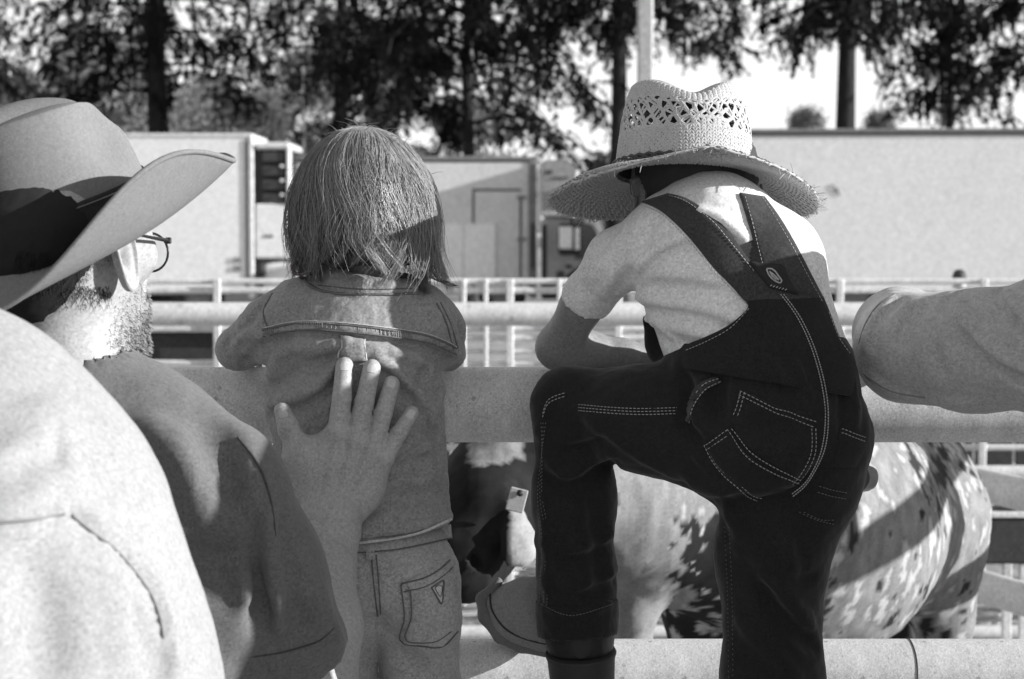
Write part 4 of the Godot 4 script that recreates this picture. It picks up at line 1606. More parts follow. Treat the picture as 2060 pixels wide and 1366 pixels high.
func make_toddler_hair(t: Node3D) -> void:
	var c := P(728, 405, 2.70)
	var cap := Field.new()
	cap.cone(c + Vector3(0, 0.005, 0.012), c + Vector3(0, 0, -0.01), 0.078, 0.077, 0.03)
	cap.cone(c + Vector3(-0.010, -0.045, 0.016), c + Vector3(0.004, -0.045, 0.016), 0.068, 0.068, 0.03)
	cap.cone(c + Vector3(-0.052, -0.05, 0.0), c + Vector3(-0.054, -0.078, 0.0), 0.026, 0.016, 0.03)
	cap.cone(c + Vector3(0.052, -0.05, 0.0), c + Vector3(0.060, -0.078, 0.0), 0.026, 0.016, 0.03)
	cap.cut(c + Vector3(0, -0.02, -0.065), Vector3(0, -0.55, -1.0), 0.2)
	cap.cut(c + Vector3(0, -0.082, 0), Vector3(0.0, -1.0, 0.0), 0.3)
	job(cap, 0.006, "hair_underlayer", M.hair_base, t)
	rng.seed = 17
	var mb := MB.new()
	var ns := FastNoiseLite.new()
	ns.seed = 4
	ns.frequency = 1.0
	for k in 12500:
		var lock := rng.randi() % 92
		var lk := fposmod(sin(lock * 12.9898) * 43758.5453, 1.0)
		var lk2 := fposmod(sin(lock * 78.233) * 12543.123, 1.0)
		var lk3 := fposmod(sin(lock * 39.42) * 24634.63, 1.0)
		var la := fposmod(lock * 2.399, TAU)
		if sin(la) < -0.35 and rng.randf() < 0.75:      # the side away from the eye
			continue
		var spread := rng.randfn() * 0.11
		var pts := PackedVector3Array()
		var len_ := 0.71 + 0.20 * lk + 0.13 * rng.randf() + 0.07 * absf(cos(la)) - 0.06 * maxf(sin(la), 0.0)
		var steps := 12
		var wav := rng.randf() * TAU
		var stray := rng.randf() < 0.16
		var lift := 0.985 + 0.014 * rng.randfn() + 0.11 * (lk2 - 0.45)
		var drift := (lk - 0.5) * 0.9 + (rng.randfn() * 0.35 if stray else 0.0)
		var wamp := 0.14 + 0.30 * lk3
		var tip := 0.0
		if cos(la) > 0.4:
			tip = 0.018 * lk2 + 0.008 * rng.randf()
		elif cos(la) < -0.4:
			tip = 0.020 * (lk2 - 0.3)
		for s in steps + 1:
			var g := float(s) / steps * len_
			var ph := la + spread * (1.3 - 1.1 * g) + drift * g * g + wamp * sin(lk * 20.0 + g * 7.0) * g + 0.04 * sin(wav + g * 11.0) * g
			var arc := g * 2.75
			var rad: float
			var y: float
			if arc < 1.75:
				rad = sin(minf(arc, 1.5708))
				y = cos(arc) * 0.096
			else:
				rad = 1.0 - 0.03 * (arc - 1.75)
				y = cos(1.75) * 0.096 - (arc - 1.75) * 0.088
			var belly := 1.0 + 0.12 * smoothstep(0.7, 1.9, arc) - 0.10 * smoothstep(1.9, 2.8, arc)
			var bump := 1.0 + 0.05 * sin(lk3 * 30.0 + g * 8.0) * g
			var p := Vector3(rad * cos(ph) * 0.081 * belly * lift * bump, y, rad * sin(ph) * 0.088 * belly * lift * bump)
			var dn := maxf(arc - 1.9, 0.0)
			p += Vector3(cos(la), 0.1, sin(la) * 0.2) * (tip * dn * dn * 1.5)
			if stray:
				p += Vector3(cos(ph), 0.2, sin(ph)) * 0.009 * g * (0.6 + sin(g * 4.0 + wav))
			pts.append(c + p)
		var tone := 0.28 * exp(rng.randfn() * 0.25) * (0.35 + 1.3 * lk2)
		if stray:
			tone *= 1.5
		tone = clampf(tone, 0.02, 0.5)
		var r := rng.randf_range(0.0002, 0.0004)
		mb.tube(pts, PackedFloat32Array([r * 0.7, r, r, r, r, r, r, r, r, r, r * 0.8, r * 0.6, r * 0.3]), 3, false, Color(tone, tone, tone))
	for k in 70:      # wisps that stand off the crown and the sides
		var a := rng.randf() * TAU
		var th := rng.randf_range(0.0, 1.2)
		var p := c + Vector3(sin(th) * cos(a) * 0.096, cos(th) * 0.096, sin(th) * sin(a) * 0.1)
		var dv := Vector3(cos(a) * 0.7 + rng.randfn() * 0.4, rng.randf_range(-0.2, 0.6), sin(a) * 0.5).normalized()
		var l := rng.randf_range(0.008, 0.022)
		var tone := rng.randf_range(0.08, 0.4)
		mb.tube(PackedVector3Array([p, p + dv * l * 0.5, p + dv * l + Vector3(clampf(rng.randfn(), -1.0, 1.0), -0.6, 0) * 0.005]), PackedFloat32Array([0.0004, 0.0003, 0.0002]), 3, false, Color(tone, tone, tone))
	for k in 34:      # the curl over the collar
		var pts := PackedVector3Array()
		for s in 13:
			var a := PI * 0.25 - TAU * 0.86 * s / 12.0
			var rr := 19.0 + rng.randfn() * 1.6
			pts.append(P(598 + cos(a) * rr * 1.15 + s * 1.2, 536 - sin(a) * rr * 0.85, 2.635 + 0.004 * sin(k * 2.0) + 0.002 * s))
		mb.tube(pts, PackedFloat32Array([0.0006]), 3, false, Color(0.14, 0.12, 0.12) * rng.randf_range(0.5, 1.6))
	for k in 60:      # the flick on the sunny side
		var pts := PackedVector3Array()
		var o := rng.randfn()
		for s in 11:
			var g := s / 10.0
			pts.append(P(838 + o * 9 + 66.0 * pow(g, 1.7), 440 + o * 4 + 128.0 * sin(g * 1.72) + (rng.randf() * 2), 2.655 + 0.012 * o + 0.02 * g))
		mb.tube(pts, PackedFloat32Array([0.0005, 0.0005, 0.0004, 0.0003]), 3, false, Color(0.11, 0.11, 0.11) * rng.randf_range(0.4, 2.0))
	put(mb, "hair", M.hair, t)


# ---------------------------------------------------------------- the man in the felt hat
func make_man() -> void:
	var t := thing("person", "bearded man in grey T-shirt and glasses, hand on the toddler's back", "person", Vector3(-0.42, 0, -2.25))
	var d := 2.25
	var fr := head_frame(35, 4, 0)
	var fw := -fr.z
	var up := fr.y
	var rt := fr.x
	var hc := P(122, 474, d)
	var B := Field.new()
	B.cone(hc + up * 0.03 - fw * 0.02, hc + up * 0.03 + fw * 0.025, 0.082, 0.078, 0.03)
	B.cone(hc - up * 0.02 - fw * 0.02, hc - up * 0.02 + fw * 0.02, 0.075, 0.072, 0.03)
	B.cone(hc - up * 0.050 + fw * 0.015, hc - up * 0.085 + fw * 0.055, 0.058, 0.040, 0.03)
	face_on(B, hc - up * 0.01, fw, up, 0.225)
	B.cone(P(142, 590, d), P(146, 760, d + 0.01), 0.049, 0.050, 0.03)
	B.cone(P(110, 640, d - 0.01), P(90, 800, d), 0.045, 0.06, 0.04)
	B.chain([P(150, 850, d), P(300, 915, d - 0.02), P(448, 985, d - 0.05)], [0.052, 0.034, 0.034], 0.03)
	B.chain([P(448, 985, d - 0.05), P(560, 1260, d + 0.03), P(636, 1500, 2.36)], [0.036, 0.044, 0.046], 0.03)
	B.chain([P(636, 1500, 2.36), P(650, 1260, 2.47), P(656, 1140, 2.53)], [0.046, 0.044, 0.036], 0.02)
	B.cone(P(120, 1000, d + 0.05), P(100, 1700, d + 0.05), 0.13, 0.13, 0.06)
	B.chain([P(150, 800, d), P(-60, 880, d + 0.14), P(-200, 1000, d + 0.22)], [0.06, 0.056, 0.055], 0.05)
	B.chain([P(-200, 1000, d + 0.22), P(-240, 1300, d + 0.25), P(-220, 1560, d + 0.3)], [0.05, 0.044, 0.036], 0.03)
	B.chain([P(60, 1750, d), P(60, 2300, d + 0.02), P(60, 3350, d)], [0.09, 0.07, 0.05], 0.04)
	B.chain([P(220, 1750, d), P(220, 2300, d + 0.02), P(220, 3350, d)], [0.09, 0.07, 0.05], 0.04)
	# the hand, finger by finger
	var h := Field.new()
	var dh := 2.600
	h.cone(P(655, 1150, 2.535), P(661, 1060, 2.572), 0.0385, 0.0345, 0.02, 0.85, Vector3.BACK)
	h.cone(P(661, 1060, 2.572), P(668, 985, dh), 0.0345, 0.036, 0.02, 0.72, Vector3.BACK)
	h.cone(P(650, 962, dh), P(688, 945, dh), 0.038, 0.040, 0.02, 0.42, Vector3.BACK)
	h.cone(P(668, 985, dh), P(690, 925, dh), 0.036, 0.036, 0.02, 0.45, Vector3.BACK)
	h.cone(P(645, 985, dh), P(722, 975, dh), 0.026, 0.026, 0.02, 0.6, Vector3.BACK)
	var fingers := [
		[666, 915, 680, 870, 688, 800, 693, 736, 0.0136, 0.0122, 0.0112],
		[706, 925, 717, 884, 733, 808, 748, 740, 0.0136, 0.0122, 0.0112],
		[738, 935, 752, 898, 771, 832, 788, 772, 0.0126, 0.0114, 0.0102],
		[752, 955, 774, 920, 802, 872, 828, 830, 0.0116, 0.0104, 0.0088]]
	for q in fingers:
		var c0 := P(q[0], q[1], dh - 0.004)
		var c1 := P(q[2], q[3], dh - 0.008)
		var c2 := P(q[4], q[5], dh - 0.004)
		var c3 := P(q[6], q[7], dh + 0.006)
		h.cone(c0, c1, q[8] * 1.05, q[8], 0.010)
		h.cone(c1, c2, q[8], q[9], 0.0022)
		h.cone(c2, c3, q[9], q[10], 0.0016)
		h.ball(c1 + Vector3(0, 0, 0.0035), q[8] * 0.80, 0.008)
		h.ball(c2 + Vector3(0, 0, 0.0012), q[9] * 0.97, 0.002)
	h.cone(P(640, 1000, dh), P(606, 918, dh - 0.004), 0.024, 0.0165, 0.018)
	h.cone(P(655, 940, dh), P(606, 918, dh - 0.004), 0.022, 0.0165, 0.022)
	h.cone(P(606, 918, dh - 0.004), P(581, 862, dh - 0.002), 0.0160, 0.0138, 0.006)
	h.cone(P(581, 862, dh - 0.002), P(568, 826, dh + 0.004), 0.0134, 0.0105, 0.004)
	for q in [[690, 800], [733, 808], [769, 832], [800, 872]]:     # knuckle creases
		for o in [-3.0, 4.0]:
			fold_on(h, [q[0] - 13, q[1] + o, q[0] + 13, q[1] + o - 2], 2.3, -0.0013, 0.0020)
	fold_on(h, [690, 1030, 712, 1020, 730, 1022], 2.3, -0.001, 0.003)
	fold_on(h, [625, 1045, 665, 1052, 705, 1045], 2.3, -0.001, 0.004)
	for q in [[660, 985, 680, 880], [690, 985, 714, 890], [712, 975, 745, 905]]:     # tendons
		fold_on(h, q, 2.3, 0.0024, 0.0045)
	for q in [[640, 960, 660, 930, 672, 905], [700, 985, 725, 950, 735, 925], [650, 1060, 672, 1020, 700, 990], [640, 1120, 655, 1070, 680, 1030]]:     # veins
		fold_on(h, q, 2.3, 0.0014, 0.0028)
	job(B, 0.0085, "body", M.skin, t, 0.0, 60.0, "", [[h, 0.0022]])
	var mb := MB.new()
	for q in [[693.5, 735, 9.5, 0.03], [748, 739, 9.5, 0.22], [787.5, 770, 8.8, 0.32], [827, 832, 7.5, 0.62], [569, 830, 9.0, -0.28]]:     # nails, seen from the back of the hand
		var sd: float = sin(q[3])
		var cd: float = cos(q[3])
		var la: Array = []
		var lb: Array = []
		for e in [[-0.85, 10.0], [-1.0, 2.0], [-0.7, -8.0]]:
			la.append_array([q[0] + (e[0] * q[2] * cd - e[1] * sd), q[1] + (e[0] * q[2] * sd + e[1] * cd)])
			lb.append_array([q[0] + (-e[0] * q[2] * cd - e[1] * sd), q[1] + (-e[0] * q[2] * sd + e[1] * cd)])
		mb = MB.new()
		patch(mb, h, la, lb, 2.3, 0.0007, 5.0)
		put(mb, "fingernail", M.nail, t)
	eyes(t, hc - up * 0.01, fw, up, 0.225)
	ear_shell(t, P(243, 522, d - 0.050), fw, (up - fw * 0.12).normalized(), rt, 1.12, M.skin)
	# hair under the brim, beard and stubble
	var hf := Field.new()
	hf.cone(hc + up * 0.01 - fw * 0.035, hc + up * 0.01 + fw * 0.0, 0.083, 0.081, 0.03)
	hf.cone(hc - up * 0.035 - fw * 0.04, hc - up * 0.05 - fw * 0.035, 0.062, 0.056, 0.03)
	hf.cut(hc + fw * 0.028, fw, 0.3)
	job(hf, 0.006, "hair", M.dark_hair, t, 0.002, 160.0)
	rng.seed = 23
	for k in 1500:
		var x: float
		var y: float
		if k < 800:
			x = rng.randf_range(30, 232)
			y = rng.randf_range(505, 600 - (x - 30) * 0.10)
		else:
			x = rng.randf_range(110, 225)
			y = rng.randf_range(575, 625)
			if rng.randf() < (y - 575) / 50.0:
				continue
		var q := hit(B if k >= 800 else hf, x, y, 1.9)
		var dv: Vector3 = (q[1] * 0.5 + Vector3(0.25 * rng.randfn(), -1.0, 0.0)).normalized() * rng.randf_range(0.003, 0.007)
		mb.tube(PackedVector3Array([q[0], q[0] + dv]), PackedFloat32Array([0.00028, 0.00015]), 3, false)
	put(mb, "nape_hair", M.dark_hair, t)
	mb = MB.new()
	var pale := MB.new()
	for k in 2200:
		var y := 548.0 + 168.0 * pow(rng.randf(), 0.55)
		var x := 302.0 - (62.0 + 14.0 * rng.randfn()) * pow(rng.randf(), 1.25) * clampf((y - 520.0) / 90.0, 0.3, 1.0)
		if rng.randf() > 0.35 + (y - 548.0) / 200.0:
			continue
		var q := hit(B, x, y, 1.9)
		var dv: Vector3 = (q[1] * 0.7 + Vector3(0.5 * rng.randfn() + 0.2, -0.8 + 0.3 * rng.randfn(), 0.0)).normalized() * rng.randf_range(0.0020, 0.0060)
		(mb if rng.randf() < 0.12 + 0.42 * (y - 555.0) / 160.0 else pale).tube(PackedVector3Array([q[0], q[0] + dv * 0.5 + Vector3(0, 0.001, 0), q[0] + dv]), PackedFloat32Array([0.00028, 0.00025, 0.00012]), 3, false)
	put(mb, "beard", M.dark_hair, t)
	put(pale, "beard", M.straw, t)
	# T-shirt
	var S := Field.new()
	S.chain([P(150, 852, d), P(300, 914, d - 0.02), P(440, 985, d - 0.05)], [0.064, 0.067, 0.067], 0.05)
	S.chain([P(440, 985, d - 0.05), P(520, 1150, d - 0.02), P(580, 1300, d + 0.03)], [0.066, 0.066, 0.066], 0.03)
	S.cone(P(180, 1000, d + 0.04), P(160, 1750, d + 0.05), 0.16, 0.15, 0.06)
	S.cone(P(330, 1080, d + 0.0), P(300, 1700, d + 0.02), 0.11, 0.12, 0.06)
	S.chain([P(150, 852, d), P(-60, 900, d + 0.14), P(-200, 1000, d + 0.22)], [0.07, 0.068, 0.064], 0.05)
	S.cone(P(-200, 1000, d + 0.22), P(-230, 1230, d + 0.25), 0.06, 0.06, 0.03)
	S.cone(P(148, 738, d), P(150, 810, d), 0.053, 0.070, 0.03)
	S.cut(P(585, 1318, d + 0.03), P(645, 1475, d + 0.12) - P(560, 1250, d + 0.02), 0.12)
	S.cut(P(148, 735, d), Vector3(0.06, 1, 0.0), 0.060)
	S.carve(P(147, 700, d), P(147, 752, d), 0.049, 0.049)
	S.carve(P(600, 1330, d + 0.05), P(640, 1440, d + 0.09), 0.056, 0.056, 0.006)
	var nr := 1.9
	fold_on(S, [470, 1160, 455, 1080, 440, 1000, 415, 940], nr, -0.0111, 0.022)
	fold_on(S, [500, 1200, 480, 1110, 470, 1050], nr, 0.0133, 0.012)
	fold_on(S, [540, 1240, 520, 1130, 510, 1050], nr, -0.0111, 0.011)
	fold_on(S, [560, 1280, 548, 1160, 535, 1040], nr, 0.0111, 0.010)
	fold_on(S, [600, 1270, 585, 1170, 560, 1050], nr, -0.0088, 0.012)
	fold_on(S, [455, 1110, 500, 1130, 560, 1300], nr, -0.0088, 0.016)
	fold_on(S, [300, 880, 380, 960, 430, 1080], nr, 0.0177, 0.020)
	fold_on(S, [280, 900, 350, 990, 420, 1130], nr, -0.0133, 0.018)
	fold_on(S, [420, 850, 445, 930, 455, 1000], nr, -0.0088, 0.018)
	fold_on(S, [640, 1200, 655, 1250, 680, 1290], nr, 0.0088, 0.012)
	job(S, 0.0062, "t_shirt", M.tee_grey, t, 0.0018, 22.0)
	seam_on(t, "sleeve_seam", M.trousers, S, [478, 880, 520, 935, 545, 1010, 556, 1100], nr, 0.0012, 0.0)
	seam_on(t, "sleeve_seam", M.trousers, S, [672, 1262, 640, 1290, 570, 1312, 500, 1322], nr, 0.0010, 0.0)
	var col := MB.new()
	var ring := PackedVector3Array()
	for i in 25:
		var a := TAU * i / 24.0
		ring.append(P(148, 738, d) + Vector3(cos(a) * 0.0515, 0.005 * cos(a + 2.8), sin(a) * 0.0525))
	col.tube(ring, PackedFloat32Array([0.0065]), 8, false)
	put(col, "collar", M.tee_grey, t)
	var tr := Field.new()
	tr.chain([P(80, 1720, d), P(60, 2300, d + 0.02), P(60, 3330, d)], [0.13, 0.095, 0.085], 0.04)
	tr.chain([P(220, 1720, d), P(220, 2300, d + 0.02), P(220, 3330, d)], [0.13, 0.095, 0.085], 0.04)
	job(tr, 0.016, "trousers", M.trousers, t)
	for x in [60, 220]:
		shoe(t, P(x, 3300, d), fw, M.boot_leather)
	make_felt_hat()
	make_glasses(hc, fw, up, rt)


func shoe(t: Node3D, at: Vector3, fw: Vector3, m: Material) -> void:
	var f := Field.new()
	var a := Vector3(at.x, 0.05, at.z)
	var flat := Vector3(fw.x, 0, fw.z).normalized()
	f.cone(a + Vector3(0, 0.05, 0), a, 0.05, 0.05, 0.03)
	f.cone(a - flat * 0.02, a + flat * 0.17, 0.048, 0.036, 0.03)
	f.cut(Vector3(at.x, 0.005, at.z), Vector3.DOWN, 0.4)
	job(f, 0.012, "shoe", m, t)


func make_felt_hat() -> void:
	var bas := Basis(Vector3.RIGHT, deg_to_rad(15.0)) * Basis(Vector3.BACK, deg_to_rad(14.0)) * head_frame(60, 0, 0)
	var s := {"a": 0.086, "b": 0.105, "h": 0.139, "taper": 0.10, "crease": 0.050, "crease_w": 0.030, "brim_a": 0.172, "brim_b": 0.200, "curl": 0.115, "fore": 1.0, "left": -0.085, "dip": 0.075, "front": 0.022, "back": -0.004, "tuck": 0.006, "front_drop": 0.0,
		"dents": [[Vector3(0.055, 0.105, -0.075), Vector3(-0.020, -0.010, 0.010), 0.040], [Vector3(-0.055, 0.105, -0.075), Vector3(0.020, -0.010, 0.010), 0.040]],
		"at": P(127, 470, 2.25), "bas": bas}
	var t := thing("cowboy_hat", "pale felt cowboy hat with a dark band and rolled brim on the bearded man", "hat", s.at)
	put(hat_shell(s), "crown", M.felt, t)
	put(brim_shell(s, 0.004), "brim", M.felt, t)
	var mb := MB.new()
	var pts := PackedVector3Array()
	var nu := 120
	for j in 8:
		for i in nu:
			var phi := TAU * i / nu
			var v: float = [0.02, 0.02, 0.06, 0.14, 0.22, 0.29, 0.31, 0.31][j]
			var o: float = [0.0, 0.002, 0.003, 0.003, 0.003, 0.003, 0.002, -0.001][j]
			var p := hat_point(s, phi, v)
			pts.append(s.at + bas * (p + Vector3(p.x, 0, p.z).normalized() * o))
	mb.grid(pts, nu, 8, true)
	put(mb, "hat_band", M.felt_band, t)
	mb = MB.new()
	for k in 2:
		var line := PackedVector3Array()
		for i in 121:
			var phi := TAU * i / 120.0
			var p := hat_point(s, phi, [0.075, 0.275][k])
			line.append(s.at + bas * (p + Vector3(p.x, 0, p.z).normalized() * 0.0034))
		mb.tube(line, PackedFloat32Array([0.0008]), 5, false)
	put(mb, "band_stitching", M.trim_grey, t)
	mb = MB.new()
	var edge := PackedVector3Array()
	for i in 121:
		edge.append(s.at + bas * brim_point(s, TAU * i / 120.0, 1.0))
	mb.tube(edge, PackedFloat32Array([0.0030]), 6, false)
	put(mb, "brim_edge", M.felt, t)


func make_glasses(hc: Vector3, fw: Vector3, up: Vector3, rt: Vector3) -> void:
	var t := thing("eyeglasses", "thin dark wire eyeglasses on the bearded man", "glasses", hc)
	var hinge := P(339, 484, 2.285)
	var mb := MB.new()
	mb.tube(PackedVector3Array([P(252, 466, 2.185), P(268, 470, 2.19), P(305, 478, 2.24), hinge]), PackedFloat32Array([0.0016, 0.0016, 0.0018, 0.0024]), 8)
	put(mb, "temple_arm", M.wire_black, t)
	mb = MB.new()
	mb.box(hinge, Vector3(0.006, 0.007, 0.006), 0.001)
	put(mb, "hinge", M.wire_black, t)
	var across := -rt
	for e in 2:
		var lens_c := P(338, 508, 2.295) + across * (0.026 + e * 0.064) + Vector3(0, 0.0, 0)
		var ring := PackedVector3Array()
		for i in 29:
			var a := TAU * i / 28.0
			ring.append(lens_c + across * (0.026 * cos(a)) + Vector3.UP * (0.021 * sin(a)))
		mb = MB.new()
		mb.tube(ring, PackedFloat32Array([0.0014]), 6, false)
		put(mb, "rim", M.wire_black, t)
		mb = MB.new()
		for i in 28:
			mb.face3(lens_c, ring[i], ring[i + 1])
		put(mb, "lens", M.lens, t)
	mb = MB.new()
	mb.tube(PackedVector3Array([P(338, 508, 2.295) + across * 0.053, P(338, 503, 2.295) + across * 0.058, P(338, 508, 2.295) + across * 0.063]), PackedFloat32Array([0.0013]), 6)
	put(mb, "bridge", M.wire_black, t)


# ---------------------------------------------------------------- the person in the white shirt
func make_white_shirt() -> void:
	var d := 1.75
	var t := thing("person", "person in a bright white shirt, only the rounded back and one arm showing", "person", Vector3(-0.55, 0, -1.75))
	var S := Field.new()
	S.chain([P(-190, 690, d), P(-20, 830, d), P(110, 985, d)], [0.062, 0.064, 0.075], 0.06)
	S.chain([P(-22, 1155, d + 0.01), P(16, 1340, d + 0.01), P(36, 1560, d + 0.01), P(40, 1900, d + 0.02)], [0.152, 0.160, 0.162, 0.16], 0.06)
	S.cone(P(-160, 1100, d + 0.04), P(-160, 1900, d + 0.05), 0.15, 0.15, 0.08)
	S.chain([P(-150, 1140, d - 0.10), P(-110, 1380, d - 0.10), P(-90, 1640, d - 0.10)], [0.10, 0.105, 0.10], 0.14)
	S.cone(P(-400, 750, d + 0.05), P(-560, 1000, d + 0.08), 0.07, 0.075, 0.05)
	S.cone(P(-560, 1000, d + 0.08), P(-600, 1500, d + 0.08), 0.07, 0.065, 0.05)
	var nr := 1.4
	fold_on(S, [142, 1030, 190, 1070, 245, 1115, 300, 1185, 328, 1260, 338, 1366], nr, -0.0030, 0.006)
	fold_on(S, [150, 1022, 200, 1060, 258, 1108, 315, 1180, 343, 1260, 352, 1366], nr, 0.0030, 0.008)
	fold_on(S, [-20, 1048, 60, 1040, 130, 1028], nr, -0.0030, 0.006)
	fold_on(S, [-20, 1036, 60, 1028, 130, 1016], nr, 0.0030, 0.007)
	fold_on(S, [128, 840, 132, 900, 128, 960, 120, 1030], nr, 0.0040, 0.006)
	fold_on(S, [116, 845, 118, 900, 114, 960, 108, 1020], nr, -0.0030, 0.010)
	fold_on(S, [-10, 1020, 50, 985, 110, 950], nr, 0.0102, 0.018)
	fold_on(S, [-10, 980, 40, 960, 100, 910], nr, -0.0102, 0.016)
	fold_on(S, [-10, 930, 40, 890, 110, 840], nr, 0.0085, 0.016)
	fold_on(S, [-10, 880, 40, 850, 110, 830], nr, -0.0085, 0.014)
	fold_on(S, [280, 1240, 305, 1300, 320, 1380], nr, -0.0102, 0.012)
	fold_on(S, [70, 1150, 90, 1250, 85, 1380], nr, -0.003, 0.020)
	fold_on(S, [200, 1110, 240, 1200, 250, 1380], nr, 0.0015, 0.020)
	job(S, 0.0062, "shirt", M.shirt_white, t, 0.0012, 18.0)
	var mb: MB
	seam_on(t, "seam", M.trim_grey, S, [142, 1036, 190, 1076, 245, 1121, 300, 1190, 326, 1262, 336, 1366], nr, 0.0013, 0.0022)
	seam_on(t, "seam", M.trim_grey, S, [-10, 1051, 60, 1044, 128, 1034], nr, 0.0013, 0.0014)
	var B := Field.new()
	B.chain([P(-190, 720, d), P(-20, 880, d), P(-110, 1180, d - 0.09)], [0.045, 0.045, 0.045], 0.04)
	B.chain([P(-110, 1180, d - 0.09), P(-95, 1600, d - 0.09), P(-120, 1800, d - 0.2)], [0.05, 0.044, 0.036], 0.03)
	B.cone(P(-100, 1150, d + 0.03), P(-100, 1900, d + 0.05), 0.12, 0.12, 0.06)
	B.cone(P(-300, 560, d + 0.03), P(-300, 720, d + 0.05), 0.055, 0.062, 0.04)
	var hc := P(-330, 330, d - 0.0)
	B.cone(hc + Vector3(0, 0.02, 0.02), hc + Vector3(0, 0.02, -0.02), 0.085, 0.082, 0.03)
	B.cone(hc + Vector3(0, -0.05, -0.02), hc + Vector3(0, -0.085, -0.05), 0.06, 0.045, 0.04)
	face_on(B, hc, Vector3.FORWARD, Vector3.UP, 0.22)
	ear_on(B, hc + Vector3(0.084, -0.015, 0), Vector3.FORWARD, Vector3.UP, Vector3.RIGHT, 1.1)
	B.chain([P(-560, 1000, d + 0.08), P(-600, 1500, d + 0.08), P(-590, 1750, d)], [0.055, 0.045, 0.038], 0.03)
	B.chain([P(-120, 1900, d), P(-110, 2700, d), P(-110, 4300, d)], [0.1, 0.075, 0.05], 0.04)
	B.chain([P(-300, 1900, d), P(-300, 2700, d), P(-300, 4300, d)], [0.1, 0.075, 0.05], 0.04)
	var H := Field.new()
	make_hand(H, P(-120, 1800, d - 0.2), Vector3(-0.6, -0.6, 0.3), Vector3.RIGHT, 1.0, 1.0, 0.35)
	make_hand(H, P(-590, 1750, d), Vector3(0.2, -0.9, -0.3), Vector3.LEFT, 1.0, -1.0, 0.35)
	job(B, 0.011, "body", M.skin, t, 0.0, 60.0, "", [[H, 0.004]])
	eyes(t, hc, Vector3.FORWARD, Vector3.UP, 0.22)
	var hf := Field.new()
	hf.cone(hc + Vector3(0, 0.03, 0.03), hc + Vector3(0, 0.03, -0.01), 0.088, 0.086, 0.03)
	hf.cut(hc + Vector3(0, 0.02, -0.055), Vector3(0, -0.4, -1), 0.2)
	job(hf, 0.01, "hair", M.dark_hair, t, 0.004, 90.0)
	var tr := Field.new()
	tr.chain([P(-120, 1880, d), P(-110, 2700, d), P(-110, 4250, d)], [0.13, 0.1, 0.085], 0.04)
	tr.chain([P(-300, 1880, d), P(-300, 2700, d), P(-300, 4250, d)], [0.13, 0.1, 0.085], 0.04)
	job(tr, 0.018, "trousers", M.trousers, t)
	for x in [-110, -300]:
		shoe(t, P(x, 4200, d), Vector3.FORWARD, M.boot_leather)


